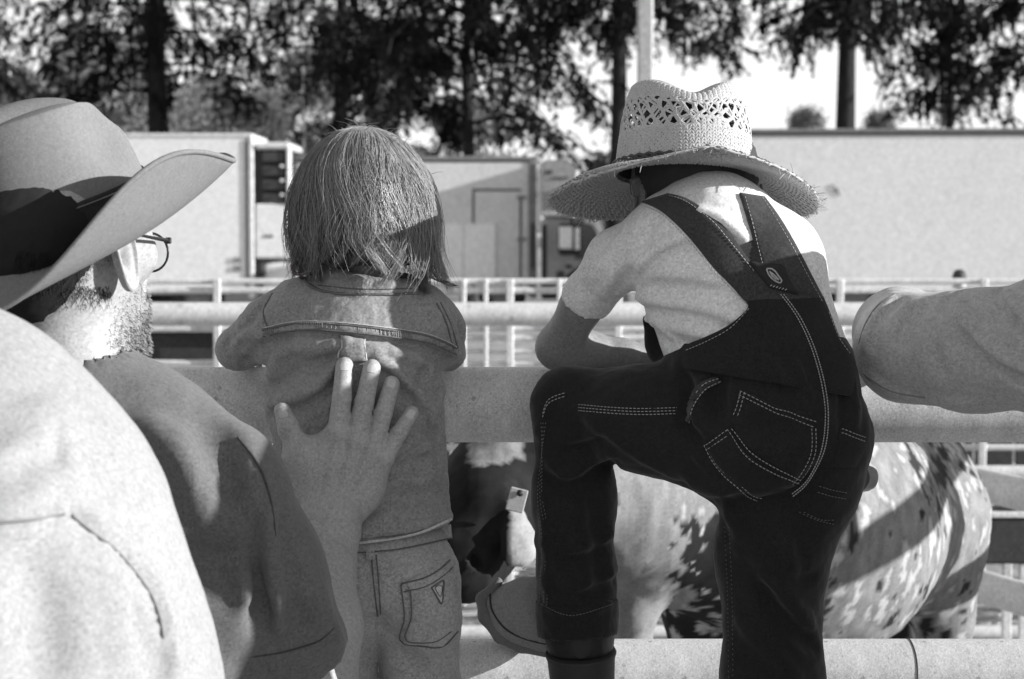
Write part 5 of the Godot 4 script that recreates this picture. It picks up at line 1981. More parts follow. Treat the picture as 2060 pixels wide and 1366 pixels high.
# ---------------------------------------------------------------- the person whose sleeve rests on the rail
func make_sleeve_person() -> void:
	var d := 2.64
	var t := thing("person", "person leaning on the rail, only a thick grey sleeved elbow showing", "person", Vector3(0.85, 0, -2.45))
	var S := Field.new()
	S.chain([P(1832, 698, 2.68), P(1960, 706, 2.62), P(2180, 690, 2.52)], [0.066, 0.072, 0.082], 0.03)
	S.chain([P(1828, 700, 2.68), P(1812, 672, 2.76), P(1850, 650, 2.90)], [0.064, 0.056, 0.045], 0.03)
	S.chain([P(2180, 690, 2.52), P(2300, 690, 2.46), P(2420, 700, 2.42)], [0.085, 0.09, 0.09], 0.05)
	S.cone(P(2440, 760, 2.42), P(2440, 1500, 2.40), 0.15, 0.15, 0.06)
	S.cone(P(2460, 700, 2.38), P(2540, 740, 2.22), 0.10, 0.09, 0.06)  # unseen shoulder bulge added to keep sun off the man's forearm
	S.cone(P(2640, 640, 2.42), P(2700, 1000, 2.5), 0.085, 0.07, 0.05)
	S.cut(P(1850, 650, 2.90), P(1870, 645, 2.95) - P(1830, 655, 2.85), 0.08)
	var nr := 2.2
	fold_on(S, [1930, 585, 1905, 600, 1900, 625, 1925, 650], nr, -0.0178, 0.0045)
	fold_on(S, [1925, 640, 1975, 690, 2030, 730, 2070, 750], nr, 0.0151, 0.0057)
	fold_on(S, [1915, 655, 1965, 705, 2020, 745, 2070, 765], nr, -0.0151, 0.0076)
	fold_on(S, [2010, 580, 2005, 600, 2040, 640, 2075, 690], nr, -0.0151, 0.0045)
	fold_on(S, [2025, 590, 2050, 630, 2075, 670], nr, 0.0151, 0.0051)
	fold_on(S, [1795, 600, 1765, 625, 1745, 660, 1735, 700], nr, 0.0090, 0.0045)
	fold_on(S, [1812, 602, 1785, 625, 1765, 660, 1757, 700], nr, -0.0101, 0.0051)
	fold_on(S, [1860, 610, 1830, 640, 1820, 690], nr, -0.0101, 0.0102)
	fold_on(S, [1745, 755, 1800, 790, 1870, 805, 1960, 812], nr, 0.0076, 0.0064)
	fold_on(S, [2060, 640, 2000, 640, 1960, 620, 1940, 590], nr, -0.006, 0.006)
	fold_on(S, [1885, 620, 1870, 680, 1890, 750], nr, -0.004, 0.010)
	fold_on(S, [1990, 720, 2040, 770, 2080, 800], nr, 0.006, 0.008)
	job(S, 0.0042, "long_sleeved_shirt", M.sleeve_grey, t, 0.0014, 22.0)
	var mb: MB
	seam_on(t, "sleeve_seam", M.trim_grey, S, [1802, 592, 1768, 612, 1742, 648, 1728, 690], nr, 0.0012, 0.0)
	seam_on(t, "sleeve_seam", M.trim_grey, S, [1738, 752, 1790, 786, 1860, 800], nr, 0.0012, 0.0)
	var B := Field.new()
	B.chain([P(1835, 698, 2.68), P(2180, 695, 2.52), P(2420, 710, 2.42)], [0.045, 0.05, 0.06], 0.03)
	B.chain([P(1832, 698, 2.69), P(1815, 668, 2.78), P(1870, 642, 2.95), P(1950, 650, 3.02)], [0.042, 0.04, 0.034, 0.028], 0.02)
	B.cone(P(2440, 760, 2.42), P(2440, 1500, 2.40), 0.12, 0.12, 0.06)
	var hc := P(2420, 486, 2.46)
	B.cone(P(2430, 580, 2.45), P(2445, 720, 2.42), 0.055, 0.06, 0.04)
	B.cone(hc + Vector3(0, 0.02, 0.02), hc + Vector3(0, 0.02, -0.02), 0.085, 0.082, 0.03)
	B.cone(hc + Vector3(0, -0.05, -0.02), hc + Vector3(0, -0.085, -0.05), 0.06, 0.045, 0.04)
	face_on(B, hc, Vector3.FORWARD, Vector3.UP, 0.22)
	ear_on(B, hc + Vector3(-0.084, -0.015, 0), Vector3.FORWARD, Vector3.UP, Vector3.LEFT, 1.1)
	B.chain([P(2640, 660, 2.42), P(2700, 1000, 2.5), P(2640, 1250, 2.6)], [0.055, 0.045, 0.035], 0.03)
	B.chain([P(2370, 1500, 2.4), P(2370, 2200, 2.4), P(2370, 3150, 2.4)], [0.1, 0.075, 0.05], 0.04)
	B.chain([P(2520, 1500, 2.4), P(2520, 2200, 2.4), P(2520, 3150, 2.4)], [0.1, 0.075, 0.05], 0.04)
	var H := Field.new()
	make_hand(H, P(1950, 650, 3.02), Vector3(0.8, -0.2, -0.3), Vector3.UP, 1.0, -1.0, 0.4)
	make_hand(H, P(2640, 1250, 2.6), Vector3(0.0, -1, -0.3), Vector3.RIGHT, 1.0, 1.0, 0.4)
	job(B, 0.011, "body", M.skin, t, 0.0, 60.0, "", [[H, 0.004]])
	eyes(t, hc, Vector3.FORWARD, Vector3.UP, 0.22)
	var hf := Field.new()
	hf.cone(hc + Vector3(0, 0.03, 0.03), hc + Vector3(0, 0.03, -0.01), 0.088, 0.086, 0.03)
	hf.cut(hc + Vector3(0, 0.02, -0.055), Vector3(0, -0.4, -1), 0.2)
	job(hf, 0.01, "hair", M.dark_hair, t, 0.004, 90.0)
	var tr := Field.new()
	tr.chain([P(2370, 1480, 2.4), P(2370, 2200, 2.4), P(2370, 3130, 2.4)], [0.13, 0.1, 0.085], 0.04)
	tr.chain([P(2520, 1480, 2.4), P(2520, 2200, 2.4), P(2520, 3130, 2.4)], [0.13, 0.1, 0.085], 0.04)
	job(tr, 0.018, "trousers", M.trousers, t)
	for x in [2370, 2520]:
		shoe(t, P(x, 3100, 2.4), Vector3.FORWARD, M.boot_leather)


# ---------------------------------------------------------------- an added, unseen bystander who shades the man's arm and hand
func make_shade_bystander(x: float, z: float, tall: float) -> void:
	var t := thing("person", "added unseen bystander in grey shirt and dark trousers, put there to shade the man", "person", Vector3(x, 0, z))
	var s := tall / 1.75
	var o := Vector3(x, 0, z)
	var B := Field.new()
	var hc := o + Vector3(0, 1.63 * s, 0)
	B.cone(hc + Vector3(0, 0.02, 0.02), hc + Vector3(0, 0.02, -0.02), 0.085, 0.082, 0.03)
	B.cone(hc + Vector3(0, -0.05, -0.02), hc + Vector3(0, -0.085, -0.05), 0.06, 0.045, 0.04)
	face_on(B, hc, Vector3.FORWARD, Vector3.UP, 0.22)
	ear_on(B, hc + Vector3(-0.084, -0.015, 0), Vector3.FORWARD, Vector3.UP, Vector3.LEFT, 1.1)
	ear_on(B, hc + Vector3(0.084, -0.015, 0), Vector3.FORWARD, Vector3.UP, Vector3.RIGHT, 1.1)
	B.cone(hc + Vector3(0, -0.1, 0.01), o + Vector3(0, 1.4 * s, 0), 0.055, 0.06, 0.04)
	var S := Field.new()
	S.cone(o + Vector3(-0.15, 1.38 * s, 0), o + Vector3(0.15, 1.38 * s, 0), 0.075, 0.075, 0.05)
	S.cone(o + Vector3(-0.06, 1.3 * s, 0), o + Vector3(-0.05, 0.95 * s, 0), 0.13, 0.12, 0.05)
	S.cone(o + Vector3(0.06, 1.3 * s, 0), o + Vector3(0.05, 0.95 * s, 0), 0.13, 0.12, 0.05)
	B.cone(o + Vector3(0, 1.38 * s, 0), o + Vector3(0, 0.9 * s, 0), 0.1, 0.1, 0.05)
	var H := Field.new()
	for e in [-1.0, 1.0]:
		var a := o + Vector3(e * 0.17, 1.38 * s, 0)
		var b := o + Vector3(e * 0.25, 1.1 * s, 0.02)
		var c := o + Vector3(e * 0.24, 0.86 * s, -0.06)
		S.chain([a, b], [0.07, 0.062], 0.04)
		B.chain([o + Vector3(0, 1.36 * s, 0), a, b, c], [0.06, 0.05, 0.043, 0.032], 0.03)
		make_hand(H, c, Vector3(0, -1, -0.1), Vector3(e, 0, 0), 1.0, e, 0.35)
		B.chain([o + Vector3(e * 0.09, 0.9 * s, 0), o + Vector3(e * 0.1, 0.5 * s, 0), o + Vector3(e * 0.1, 0.08, 0)], [0.09, 0.06, 0.045], 0.04)
	S.cut(o + Vector3(0, 0.9 * s, 0), Vector3.DOWN, 0.3)
	job(B, 0.012, "body", M.skin, t, 0.0, 60.0, "", [[H, 0.004]])
	job(S, 0.012, "shirt", M.sleeve_grey, t, 0.002, 20.0)
	eyes(t, hc, Vector3.FORWARD, Vector3.UP, 0.22)
	var hf := Field.new()
	hf.cone(hc + Vector3(0, 0.03, 0.03), hc + Vector3(0, 0.03, -0.01), 0.088, 0.086, 0.03)
	hf.cut(hc + Vector3(0, 0.02, -0.055), Vector3(0, -0.4, -1), 0.2)
	job(hf, 0.01, "hair", M.dark_hair, t, 0.004, 90.0)
	var tr := Field.new()
	for e in [-1.0, 1.0]:
		tr.chain([o + Vector3(e * 0.08, 0.9 * s, 0), o + Vector3(e * 0.1, 0.5 * s, 0), o + Vector3(e * 0.1, 0.1, 0)], [0.13, 0.095, 0.085], 0.04)
		shoe(t, o + Vector3(e * 0.1, 0.05, 0), Vector3.FORWARD, M.boot_leather)
	tr.cut(o + Vector3(0, 0.96 * s, 0), Vector3.UP, 0.3)
	job(tr, 0.016, "trousers", M.trousers, t)


func ear_shell(t: Node3D, at: Vector3, fw: Vector3, up: Vector3, out: Vector3, s: float, m: Material) -> void:     # rim, inner ridge, bowl and lobe
	var mb := MB.new()
	var nu := 44
	var nv := 16
	var front := PackedVector3Array()
	var back := PackedVector3Array()
	for j in nv:
		var r := float(j) / (nv - 1)
		for i in nu:
			var a := TAU * i / nu
			var wide := 0.0175 + 0.003 * sin(a) - 0.002 * cos(2.0 * a)
			var y := sin(a) * 0.031 * r
			var x := -cos(a) * wide * r                       # negative: towards the back of the head
			x += 0.004 * r * (0.5 - 0.5 * sin(a))               # the lobe sits farther forward
			var behind := 0.5 + 0.5 * cos(a)
			var o := 0.004 + 0.005 * behind * r
			o += 0.0042 * exp(-pow((r - 0.90) / 0.085, 2.0)) * (0.35 + 0.65 * maxf(behind, 0.5 + 0.5 * sin(a)))
			o += 0.0030 * exp(-pow((r - 0.58) / 0.10, 2.0)) * behind
			o -= 0.0075 * exp(-pow(r / 0.36, 2.0))
			var p := at + fw * (x * s) + up * (y * s)
			front.append(p + out * (o * s))
			back.append(p + out * ((o - 0.0045) * s) - fw * (0.002 * s))
	mb.grid(front, nu, nv, true)
	mb.grid(back, nu, nv, true, true)
	var rim := PackedVector3Array()
	for i in nu:
		rim.append(front[(nv - 1) * nu + i])
	for i in nu:
		rim.append(back[(nv - 1) * nu + i])
	mb.grid(rim, nu, 2, true)
	put(mb, "ear", m, t)


# ---------------------------------------------------------------- the boy in overalls
func make_boy() -> void:
	var t := thing("person", "boy in dark denim overalls and a straw hat, one boot up on the rail", "person", Vector3(0.33, 0, -2.62))
	var nr := 2.2
	var T := Field.new()      # T-shirt
	T.cone(P(1345, 486, 2.655), P(1556, 512, 2.62), 0.052, 0.049, 0.03)
	T.cone(P(1440, 480, 2.64), P(1512, 715, 2.625), 0.082, 0.076, 0.04)
	T.cone(P(1376, 560, 2.66), P(1418, 690, 2.66), 0.060, 0.054, 0.04)
	T.cone(P(1570, 560, 2.62), P(1625, 720, 2.63), 0.052, 0.053, 0.04)
	T.cone(P(1428, 446, 2.665), P(1422, 424, 2.685), 0.050, 0.045, 0.04)
	T.chain([P(1335, 484, 2.66), P(1243, 524, 2.70), P(1177, 606, 2.75)], [0.050, 0.0375, 0.0315], 0.02)
	T.chain([P(1560, 515, 2.62), P(1592, 560, 2.68), P(1590, 640, 2.74)], [0.048, 0.038, 0.034], 0.03)
	T.cone(P(1188, 590, 2.742), P(1176, 608, 2.752), 0.0350, 0.0352, 0.004)
	T.cut(P(1175, 606, 2.75), P(1150, 652, 2.775) - P(1190, 572, 2.73), 0.07)
	T.cut(P(1590, 650, 2.75), Vector3(0, -1, -0.5), 0.06)
	T.carve(P(1420, 420, 2.69), P(1410, 360, 2.70), 0.040, 0.046)
	fold_on(T, [1285, 545, 1310, 512, 1345, 490, 1372, 482], nr, 0.0060, 0.0068)
	fold_on(T, [1282, 565, 1325, 522, 1365, 502, 1395, 498], nr, -0.0060, 0.0068)
	fold_on(T, [1275, 600, 1340, 610, 1420, 620, 1490, 640], nr, 0.0048, 0.0059)
	fold_on(T, [1275, 622, 1340, 630, 1410, 645, 1470, 665], nr, -0.0045, 0.0059)
	fold_on(T, [1285, 640, 1340, 655, 1400, 668, 1440, 680], nr, 0.0045, 0.0059)
	fold_on(T, [1290, 575, 1360, 580, 1430, 588, 1490, 600], nr, -0.0042, 0.0068)
	fold_on(T, [1300, 550, 1370, 550, 1440, 565], nr, 0.0037, 0.0068)
	fold_on(T, [1295, 612, 1325, 655, 1370, 700], nr, 0.0037, 0.0043)
	fold_on(T, [1300, 660, 1340, 685, 1385, 695], nr, -0.0045, 0.0068)
	fold_on(T, [1230, 620, 1245, 580, 1270, 540], nr, -0.0045, 0.0068)
	fold_on(T, [1205, 600, 1235, 550, 1290, 510], nr, 0.0037, 0.0076)
	fold_on(T, [1400, 425, 1450, 440, 1500, 480], nr, 0.0045, 0.0068)
	fold_on(T, [1390, 440, 1440, 458, 1490, 500], nr, -0.0045, 0.0068)
	fold_on(T, [1155, 562, 1180, 585, 1222, 612], nr, -0.0016, 0.003)
	fold_on(T, [1290, 545, 1275, 580, 1262, 610], nr, -0.003, 0.006)
	fold_on(T, [1250, 470, 1225, 520, 1200, 560], nr, 0.0025, 0.008)
	fold_on(T, [1330, 430, 1300, 470, 1290, 520], nr, -0.002, 0.010)
	job(T, 0.0040, "t_shirt", M.tee_white, t, 0.0010, 30.0)
	var mb := MB.new()
	# overalls below the waist and round the front
	var V := Field.new()
	V.cone(P(1440, 740, 2.648), P(1500, 890, 2.63), 0.065, 0.068, 0.04)
	V.cone(P(1622, 745, 2.63), P(1640, 890, 2.63), 0.062, 0.060, 0.04)
	V.cone(P(1530, 740, 2.625), P(1570, 890, 2.62), 0.088, 0.087, 0.04)
	V.chain([P(1300, 642, 2.74), P(1332, 695, 2.74), P(1395, 775, 2.70)], [0.006, 0.018, 0.042], 0.02)
	V.cone(P(1535, 905, 2.605), P(1530, 935, 2.61), 0.074, 0.068, 0.03)
	V.cone(P(1650, 880, 2.62), P(1640, 930, 2.625), 0.056, 0.052, 0.03)
	V.chain([P(1505, 905, 2.62), P(1295, 842, 2.665), P(1148, 816, 2.705)], [0.073, 0.063, 0.048], 0.03)
	V.chain([P(1148, 816, 2.705), P(1155, 1000, 2.715), P(1162, 1238, 2.725)], [0.048, 0.052, 0.053], 0.02)
	V.chain([P(1646, 880, 2.63), P(1612, 990, 2.635), P(1553, 1110, 2.63), P(1554, 1366, 2.63), P(1552, 1720, 2.64)], [0.056, 0.063, 0.067, 0.060, 0.052], 0.03)
	V.cut(P(1162, 1232, 2.725), Vector3(0.03, -1, 0.05), 0.12)
	V.cut(P(1552, 1715, 2.64), Vector3.DOWN, 0.12)
	V.cone(P(1695, 962, 2.62), P(1742, 962, 2.655), 0.024, 0.017, 0.006, 0.5, Vector3(0.3, 0, 1))
	var s := Vector3(0, 0, 0)
	fold_on(V, [1095, 960, 1140, 985, 1200, 950, 1235, 930], nr, -0.0102, 0.0080)
	fold_on(V, [1110, 935, 1150, 955, 1200, 925, 1230, 915], nr, 0.0068, 0.0072)
	fold_on(V, [1180, 830, 1280, 900, 1380, 960, 1450, 985], nr, 0.0068, 0.0112)
	fold_on(V, [1220, 860, 1300, 915, 1390, 990], nr, -0.0068, 0.0096)
	fold_on(V, [1375, 760, 1385, 800, 1375, 850, 1400, 885], nr, -0.0136, 0.0080)
	fold_on(V, [1455, 760, 1440, 800, 1450, 850], nr, -0.0102, 0.0096)
	fold_on(V, [1420, 770, 1410, 810, 1400, 850], nr, 0.0085, 0.0096)
	fold_on(V, [1440, 640, 1560, 700, 1640, 800, 1650, 860], nr, 0.0051, 0.0096)
	fold_on(V, [1410, 1020, 1500, 1012, 1580, 1005, 1650, 945], nr, -0.0136, 0.0088)
	fold_on(V, [1100, 1040, 1110, 1120, 1105, 1200], nr, 0.0068, 0.0112)
	fold_on(V, [1190, 980, 1205, 1080, 1210, 1180], nr, -0.0051, 0.0112)
	fold_on(V, [1460, 1020, 1520, 1110, 1580, 1200, 1630, 1260], nr, 0.0068, 0.0096)
	fold_on(V, [1530, 1180, 1580, 1250, 1640, 1300], nr, -0.0085, 0.0096)
	fold_on(V, [1490, 1250, 1560, 1320, 1600, 1366], nr, 0.0051, 0.0096)
	fold_on(V, [1700, 700, 1715, 780, 1720, 850], nr, 0.0051, 0.0080)
	fold_on(V, [1680, 680, 1695, 760, 1700, 860], nr, -0.0051, 0.0080)
	fold_on(V, [1475, 870, 1520, 850, 1580, 870], nr, -0.0034, 0.0160)
	for q in [[1440, 960, 1400, 900, 1380, 850], [1470, 1000, 1400, 950, 1330, 905], [1520, 700, 1560, 780, 1590, 850], [1600, 700, 1625, 780, 1640, 840], [1480, 730, 1540, 760, 1600, 770], [1560, 1030, 1590, 1080, 1600, 1150], [1480, 1100, 1540, 1140, 1620, 1150], [1080, 870, 1130, 890, 1200, 870], [1080, 1090, 1140, 1110, 1230, 1080], [1085, 1160, 1150, 1185, 1240, 1150]]:
		fold_on(V, q, nr, 0.0045, 0.0085)
		var w: Array = []
		for i in range(0, q.size(), 2):
			w.append_array([q[i] + 14, q[i + 1] + 12])
		fold_on(V, w, nr, -0.0045, 0.0085)
	# merge field for laying the upper panels: T-shirt and overalls together
	var U := Field.new()
	for f in [T, V]:
		for i in f.a.size():
			U.cone(f.a[i], f.b[i], f.ra[i], f.rb[i], f.kk[i], f.fl[i], f.dir[i], f.op[i])
	job(V, 0.0042, "overalls", M.denim_dark, t, 0.0016, 30.0)
	var cuff := Field.new()
	cuff.cone(P(1161, 1212, 2.725), P(1163, 1284, 2.727), 0.0548, 0.0530, 0.004)
	cuff.cut(P(1163, 1279, 2.725), Vector3(0.06, -1, 0.05), 0.12)
	cuff.cut(P(1161, 1205, 2.725), Vector3(-0.03, 1, -0.05), 0.12)
	cuff.carve(P(1163, 1310, 2.727), P(1163, 1262, 2.727), 0.047, 0.047)
	fold_on(cuff, [1095, 1215, 1160, 1235, 1238, 1205], nr, 0.002, 0.006)
	job(cuff, 0.0042, "turned_up_cuff", M.denim_dark, t, 0.0016, 50.0)
	mb = MB.new()
	patch(mb, U, [1292, 408, 1330, 425, 1382, 472, 1440, 543, 1478, 580, 1508, 612], [1345, 391, 1385, 402, 1440, 440, 1485, 492, 1522, 540, 1560, 575], nr, 0.0042, 8.0)
	put(mb, "strap", M.denim_sunlit_pale, t)
	mb = MB.new()
	patch(mb, U, [1487, 390, 1500, 432, 1516, 490, 1530, 545, 1560, 580], [1536, 398, 1568, 440, 1598, 490, 1628, 548, 1655, 602], nr, 0.0050, 8.0)
	put(mb, "strap", M.denim_sunlit_pale, t)
	mb = MB.new()
	patch(mb, U, [1500, 600, 1504, 620, 1470, 652, 1425, 676, 1382, 694, 1372, 710, 1376, 740], [1654, 596, 1668, 630, 1688, 680, 1708, 705, 1722, 740, 1728, 770, 1732, 800], nr, 0.0034, 9.0)
	put(mb, "back_panel", M.denim_dark, t)
	mb = MB.new()
	patch(mb, U, [1474, 500, 1450, 545, 1480, 585, 1506, 614], [1545, 470, 1600, 520, 1630, 560, 1656, 606], nr, 0.0026, 9.0)
	put(mb, "yoke", M.denim_sunlit_pale, t)
	mb = MB.new()
	patch(mb, V, [1487, 784, 1478, 815, 1474, 850, 1490, 890], [1643, 850, 1640, 890, 1628, 930, 1604, 966], nr, 0.0026, 9.0)
	put(mb, "seat_pocket", M.denim_dark, t)
	mb = MB.new()
	patch(mb, V, [1418, 896, 1438, 932, 1476, 972, 1522, 1000], [1466, 864, 1500, 912, 1545, 946, 1600, 976], nr, 0.0036, 9.0)
	put(mb, "tool_pocket", M.denim_dark, t)
	mb = MB.new()
	patch(mb, V, [1688, 862, 1686, 900, 1672, 940], [1738, 880, 1738, 905, 1720, 940], nr, 0.003, 8.0)
	put(mb, "seat_pocket", M.denim_dark, t)
	# label on the back
	mb = MB.new()
	patch(mb, U, [1506, 526, 1524, 552, 1546, 579], [1575, 530, 1588, 560, 1604, 594], nr, 0.0072, 6.0)
	put(mb, "back_label", M.label_cloth, t)
	mb = MB.new()
	cord(mb, U, [1541, 541, 1549, 540, 1558, 546, 1566, 558, 1572, 567, 1564, 567, 1553, 561, 1545, 552, 1541, 541], nr, 0.0011, 0.0076)
	cord(mb, U, [1549, 548, 1556, 553, 1564, 562], nr, 0.0013, 0.0076)
	cord(mb, U, [1547, 545, 1552, 555, 1560, 561], nr, 0.0011, 0.0076)
	put(mb, "label_emblem", M.thread, t)
	mb = MB.new()
	for k in 6:
		var x := 1547.0 + k * 5.6
		var y := 573.0 + k * 1.6
		cord(mb, U, [x, y + 2, x + 1.2, y - 2, x + 2.6, y + 2.5, x + 3.8, y - 1], nr, 0.0006, 0.0078)
	put(mb, "label_lettering", M.thread, t)
	# seams in thread
	mb = MB.new()
	for o in [0.0, 8.0]:
		stitch(mb, V, [1490 - o * 0.3, 786 + o, 1560, 820 + o, 1641, 848 + o * 1.6], nr, 0.0006, 0.0032, 0.0016, 0.0022)
		stitch(mb, V, [1420 + o, 896 + o * 0.5, 1436 + o, 930 + o * 0.3, 1475 + o, 970 - o * 0.3, 1520, 1004 - o, 1560, 1008 - o, 1600, 990 - o], nr, 0.0006, 0.0032, 0.0016, 0.0026)
		stitch(mb, V, [1465 + o, 866 - o * 0.3, 1500 + o, 915 - o, 1545 + o, 945 - o, 1606, 970 - o], nr, 0.0006, 0.0032, 0.0016, 0.0032)
		stitch(mb, V, [1420 + o * 0.4, 897 + o, 1465, 867 + o * 1.4], nr, 0.0006, 0.0032, 0.0016, 0.0030)
		stitch(mb, V, [1640 - o, 862, 1638 - o, 910, 1622 - o, 945, 1598 - o, 975], nr, 0.0006, 0.0032, 0.0016, 0.0022)
		stitch(mb, V, [1491 + o, 788, 1484 + o, 815, 1476 + o, 836], nr, 0.0006, 0.0032, 0.0016, 0.0022)
		stitch(mb, V, [1690, 864 + o, 1715, 872 + o, 1737, 880 + o], nr, 0.0006, 0.0032, 0.0016, 0.0026)
	for o in [0.0, 6.0, 12.0]:
		stitch(mb, V, [1164, 814 + o, 1220, 819 + o, 1290, 822 + o, 1366, 820 + o], nr)
	for o in [0.0, 7.0]:
		stitch(mb, V, [1092, 832 + o, 1102, 806 + o, 1122, 795 + o, 1140, 790 + o], nr)
	put(mb, "pocket_stitching", M.thread, t)
	mb = MB.new()
	for o in [0.0, 8.0, 15.0]:
		stitch(mb, V, [1098 - o * 0.6, 850, 1088 + o * 0.2, 930, 1082 + o * 0.6, 1000, 1090 + o, 1080, 1088 + o, 1160, 1084 + o, 1235], nr, 0.0006, 0.0028, 0.0026)
	stitch(mb, V, [1648, 978, 1675, 986, 1706, 992], nr)
	stitch(mb, V, [1645, 990, 1672, 998, 1704, 1004], nr)
	for o in [0.0, 9.0]:
		stitch(mb, V, [1608 + o, 1030, 1640 + o, 1045, 1678, 1055 - o], nr, 0.0006, 0.0028, 0.0026)
		stitch(mb, V, [1458 + o, 1060, 1464 + o, 1200, 1466 + o, 1366], nr, 0.0005, 0.0024, 0.004)
	stitch(mb, cuff, [1090, 1216, 1150, 1238, 1235, 1214], nr, 0.0006, 0.0028, 0.0024)
	put(mb, "leg_stitching", M.thread_dull, t)
	mb = MB.new()
	for o in [0.0, 6.0]:
		stitch(mb, U, [1568 + o, 592, 1600 + o, 640, 1628 + o, 700, 1648 + o, 770, 1656 + o, 840, 1648 + o, 905, 1622, 960 + o, 1590, 990 + o], nr, 0.0008, 0.0026, 0.0014, 0.0042)
	stitch(mb, U, [1300, 419, 1340, 437, 1388, 484, 1444, 552, 1482, 592, 1502, 612], nr, 0.0006, 0.0032, 0.0016, 0.0045)
	stitch(mb, U, [1350, 398, 1385, 410, 1436, 449, 1480, 502, 1518, 548], nr, 0.0005, 0.0032, 0.0016, 0.0045)
	stitch(mb, U, [1496, 400, 1508, 440, 1524, 496, 1536, 540], nr, 0.0005, 0.0032, 0.0016, 0.0045)
	stitch(mb, U, [1530, 402, 1560, 445, 1590, 495, 1620, 552, 1650, 610], nr, 0.0005, 0.0032, 0.0016, 0.0045)
	stitch(mb, U, [1506, 622, 1472, 660, 1428, 686, 1382, 706], nr, 0.0005, 0.0032, 0.0016, 0.0045)
	stitch(mb, U, [1662, 630, 1682, 680, 1704, 712], nr, 0.0005, 0.0032, 0.0016, 0.0045)
	put(mb, "back_stitching", M.thread, t)
	mb = MB.new()
	patch(mb, V, [1376, 852, 1384, 812, 1410, 772, 1442, 757], [1388, 852, 1396, 818, 1418, 784, 1452, 768], nr, 0.006, 6.0)
	put(mb, "hammer_loop", M.denim_sunlit_pale, t)
	mb = MB.new()
	stitch(mb, V, [1380, 846, 1388, 812, 1412, 775, 1445, 760], nr - 0.1, 0.0007)
	stitch(mb, V, [1386, 850, 1394, 818, 1418, 783, 1450, 766], nr - 0.1, 0.0007)
	for q in mb.v.size():
		mb.v[q] += Vector3(0, 0, 0.006)
	put(mb, "loop_stitching", M.thread, t)
	# skin
	var B := Field.new()
	var hc := P(1398, 372, 2.73)
	var fr := head_frame(-12, -18, 0)
	B.cone(hc - fr.z * -0.0 + fr.y * 0.02, hc + fr.z * -0.03 + fr.y * 0.02, 0.074, 0.074, 0.03)
	B.cone(hc + fr.z * -0.02 - fr.y * 0.04, hc + fr.z * -0.05 - fr.y * 0.07, 0.055, 0.04, 0.04)
	face_on(B, hc, -fr.z, fr.y, 0.19)
	ear_on(B, hc + fr.x * 0.074 - fr.y * 0.02, -fr.z, fr.y, fr.x, 1.0)
	ear_on(B, hc - fr.x * 0.074 - fr.y * 0.02, -fr.z, fr.y, -fr.x, 1.0)
	B.cone(P(1408, 390, 2.71), P(1435, 470, 2.655), 0.042, 0.044, 0.03)
	B.cone(P(1345, 490, 2.66), P(1550, 515, 2.63), 0.036, 0.036, 0.03)
	B.cone(P(1440, 500, 2.645), P(1560, 880, 2.63), 0.070, 0.070, 0.04)
	B.chain([P(1335, 490, 2.665), P(1243, 530, 2.70), P(1170, 615, 2.755), P(1124, 700, 2.80)], [0.036, 0.029, 0.0265, 0.0285], 0.015)
	B.chain([P(1124, 698, 2.80), P(1180, 706, 2.82), P(1250, 716, 2.835), P(1345, 724, 2.86)], [0.0285, 0.026, 0.0215, 0.016], 0.015)
	B.chain([P(1560, 520, 2.63), P(1592, 570, 2.69), P(1585, 690, 2.80), P(1480, 715, 2.84), P(1400, 722, 2.87)], [0.034, 0.030, 0.027, 0.022, 0.016], 0.015)
	B.chain([P(1510, 905, 2.625), P(1295, 845, 2.665), P(1150, 820, 2.705), P(1158, 1010, 2.715), P(1163, 1250, 2.725)], [0.055, 0.050, 0.04, 0.038, 0.028], 0.03)
	B.chain([P(1640, 880, 2.63), P(1553, 1110, 2.63), P(1554, 1366, 2.63), P(1552, 1760, 2.64)], [0.05, 0.05, 0.042, 0.03], 0.03)
	var H := Field.new()
	make_hand(H, P(1345, 724, 2.86), Vector3(1.0, -0.1, -0.25), Vector3.UP, 0.74, 1.0, 0.4)
	make_hand(H, P(1400, 724, 2.89), Vector3(-1.0, -0.2, -0.3), Vector3.UP, 0.74, -1.0, 0.4)
	job(B, 0.0062, "body", M.child_skin, t, 0.0, 60.0, "", [[H, 0.003]])
	eyes(t, hc, -fr.z, fr.y, 0.19)
	var hf := Field.new()
	hf.cone(hc + fr.y * 0.012 + fr.z * 0.02, hc + fr.y * 0.012 - fr.z * 0.0, 0.078, 0.077, 0.03)
	hf.cone(hc + fr.z * 0.040 - fr.y * 0.015, hc + fr.z * 0.035 - fr.y * 0.035, 0.036, 0.030, 0.03)
	hf.cut(hc - fr.z * 0.045, -fr.z - fr.y * 0.3, 0.3)
	job(hf, 0.005, "hair", M.brown_hair, t, 0.003, 120.0)
	# boots
	var K := Field.new()
	K.chain([P(1003, 1217, 2.83), P(1045, 1236, 2.815), P(1105, 1252, 2.78), P(1165, 1282, 2.735)], [0.024, 0.036, 0.036, 0.036], 0.03)
	K.cone(P(1070, 1205, 2.80), P(1140, 1210, 2.755), 0.028, 0.036, 0.03)
	fold_on(K, [1085, 1180, 1075, 1215, 1090, 1260], nr, -0.003, 0.006)
	fold_on(K, [1060, 1178, 1052, 1210, 1060, 1250], nr, 0.002, 0.007)
	fold_on(K, [990, 1180, 1000, 1230, 1040, 1280, 1095, 1298], nr, -0.002, 0.004)
	K.cut(P(1040, 1292, 2.80), Vector3(-0.42, -1.0, -0.1), 0.06, 0.002)
	job(K, 0.0036, "boot_foot", M.suede, t, 0.0006, 60.0)
	var W := Field.new()
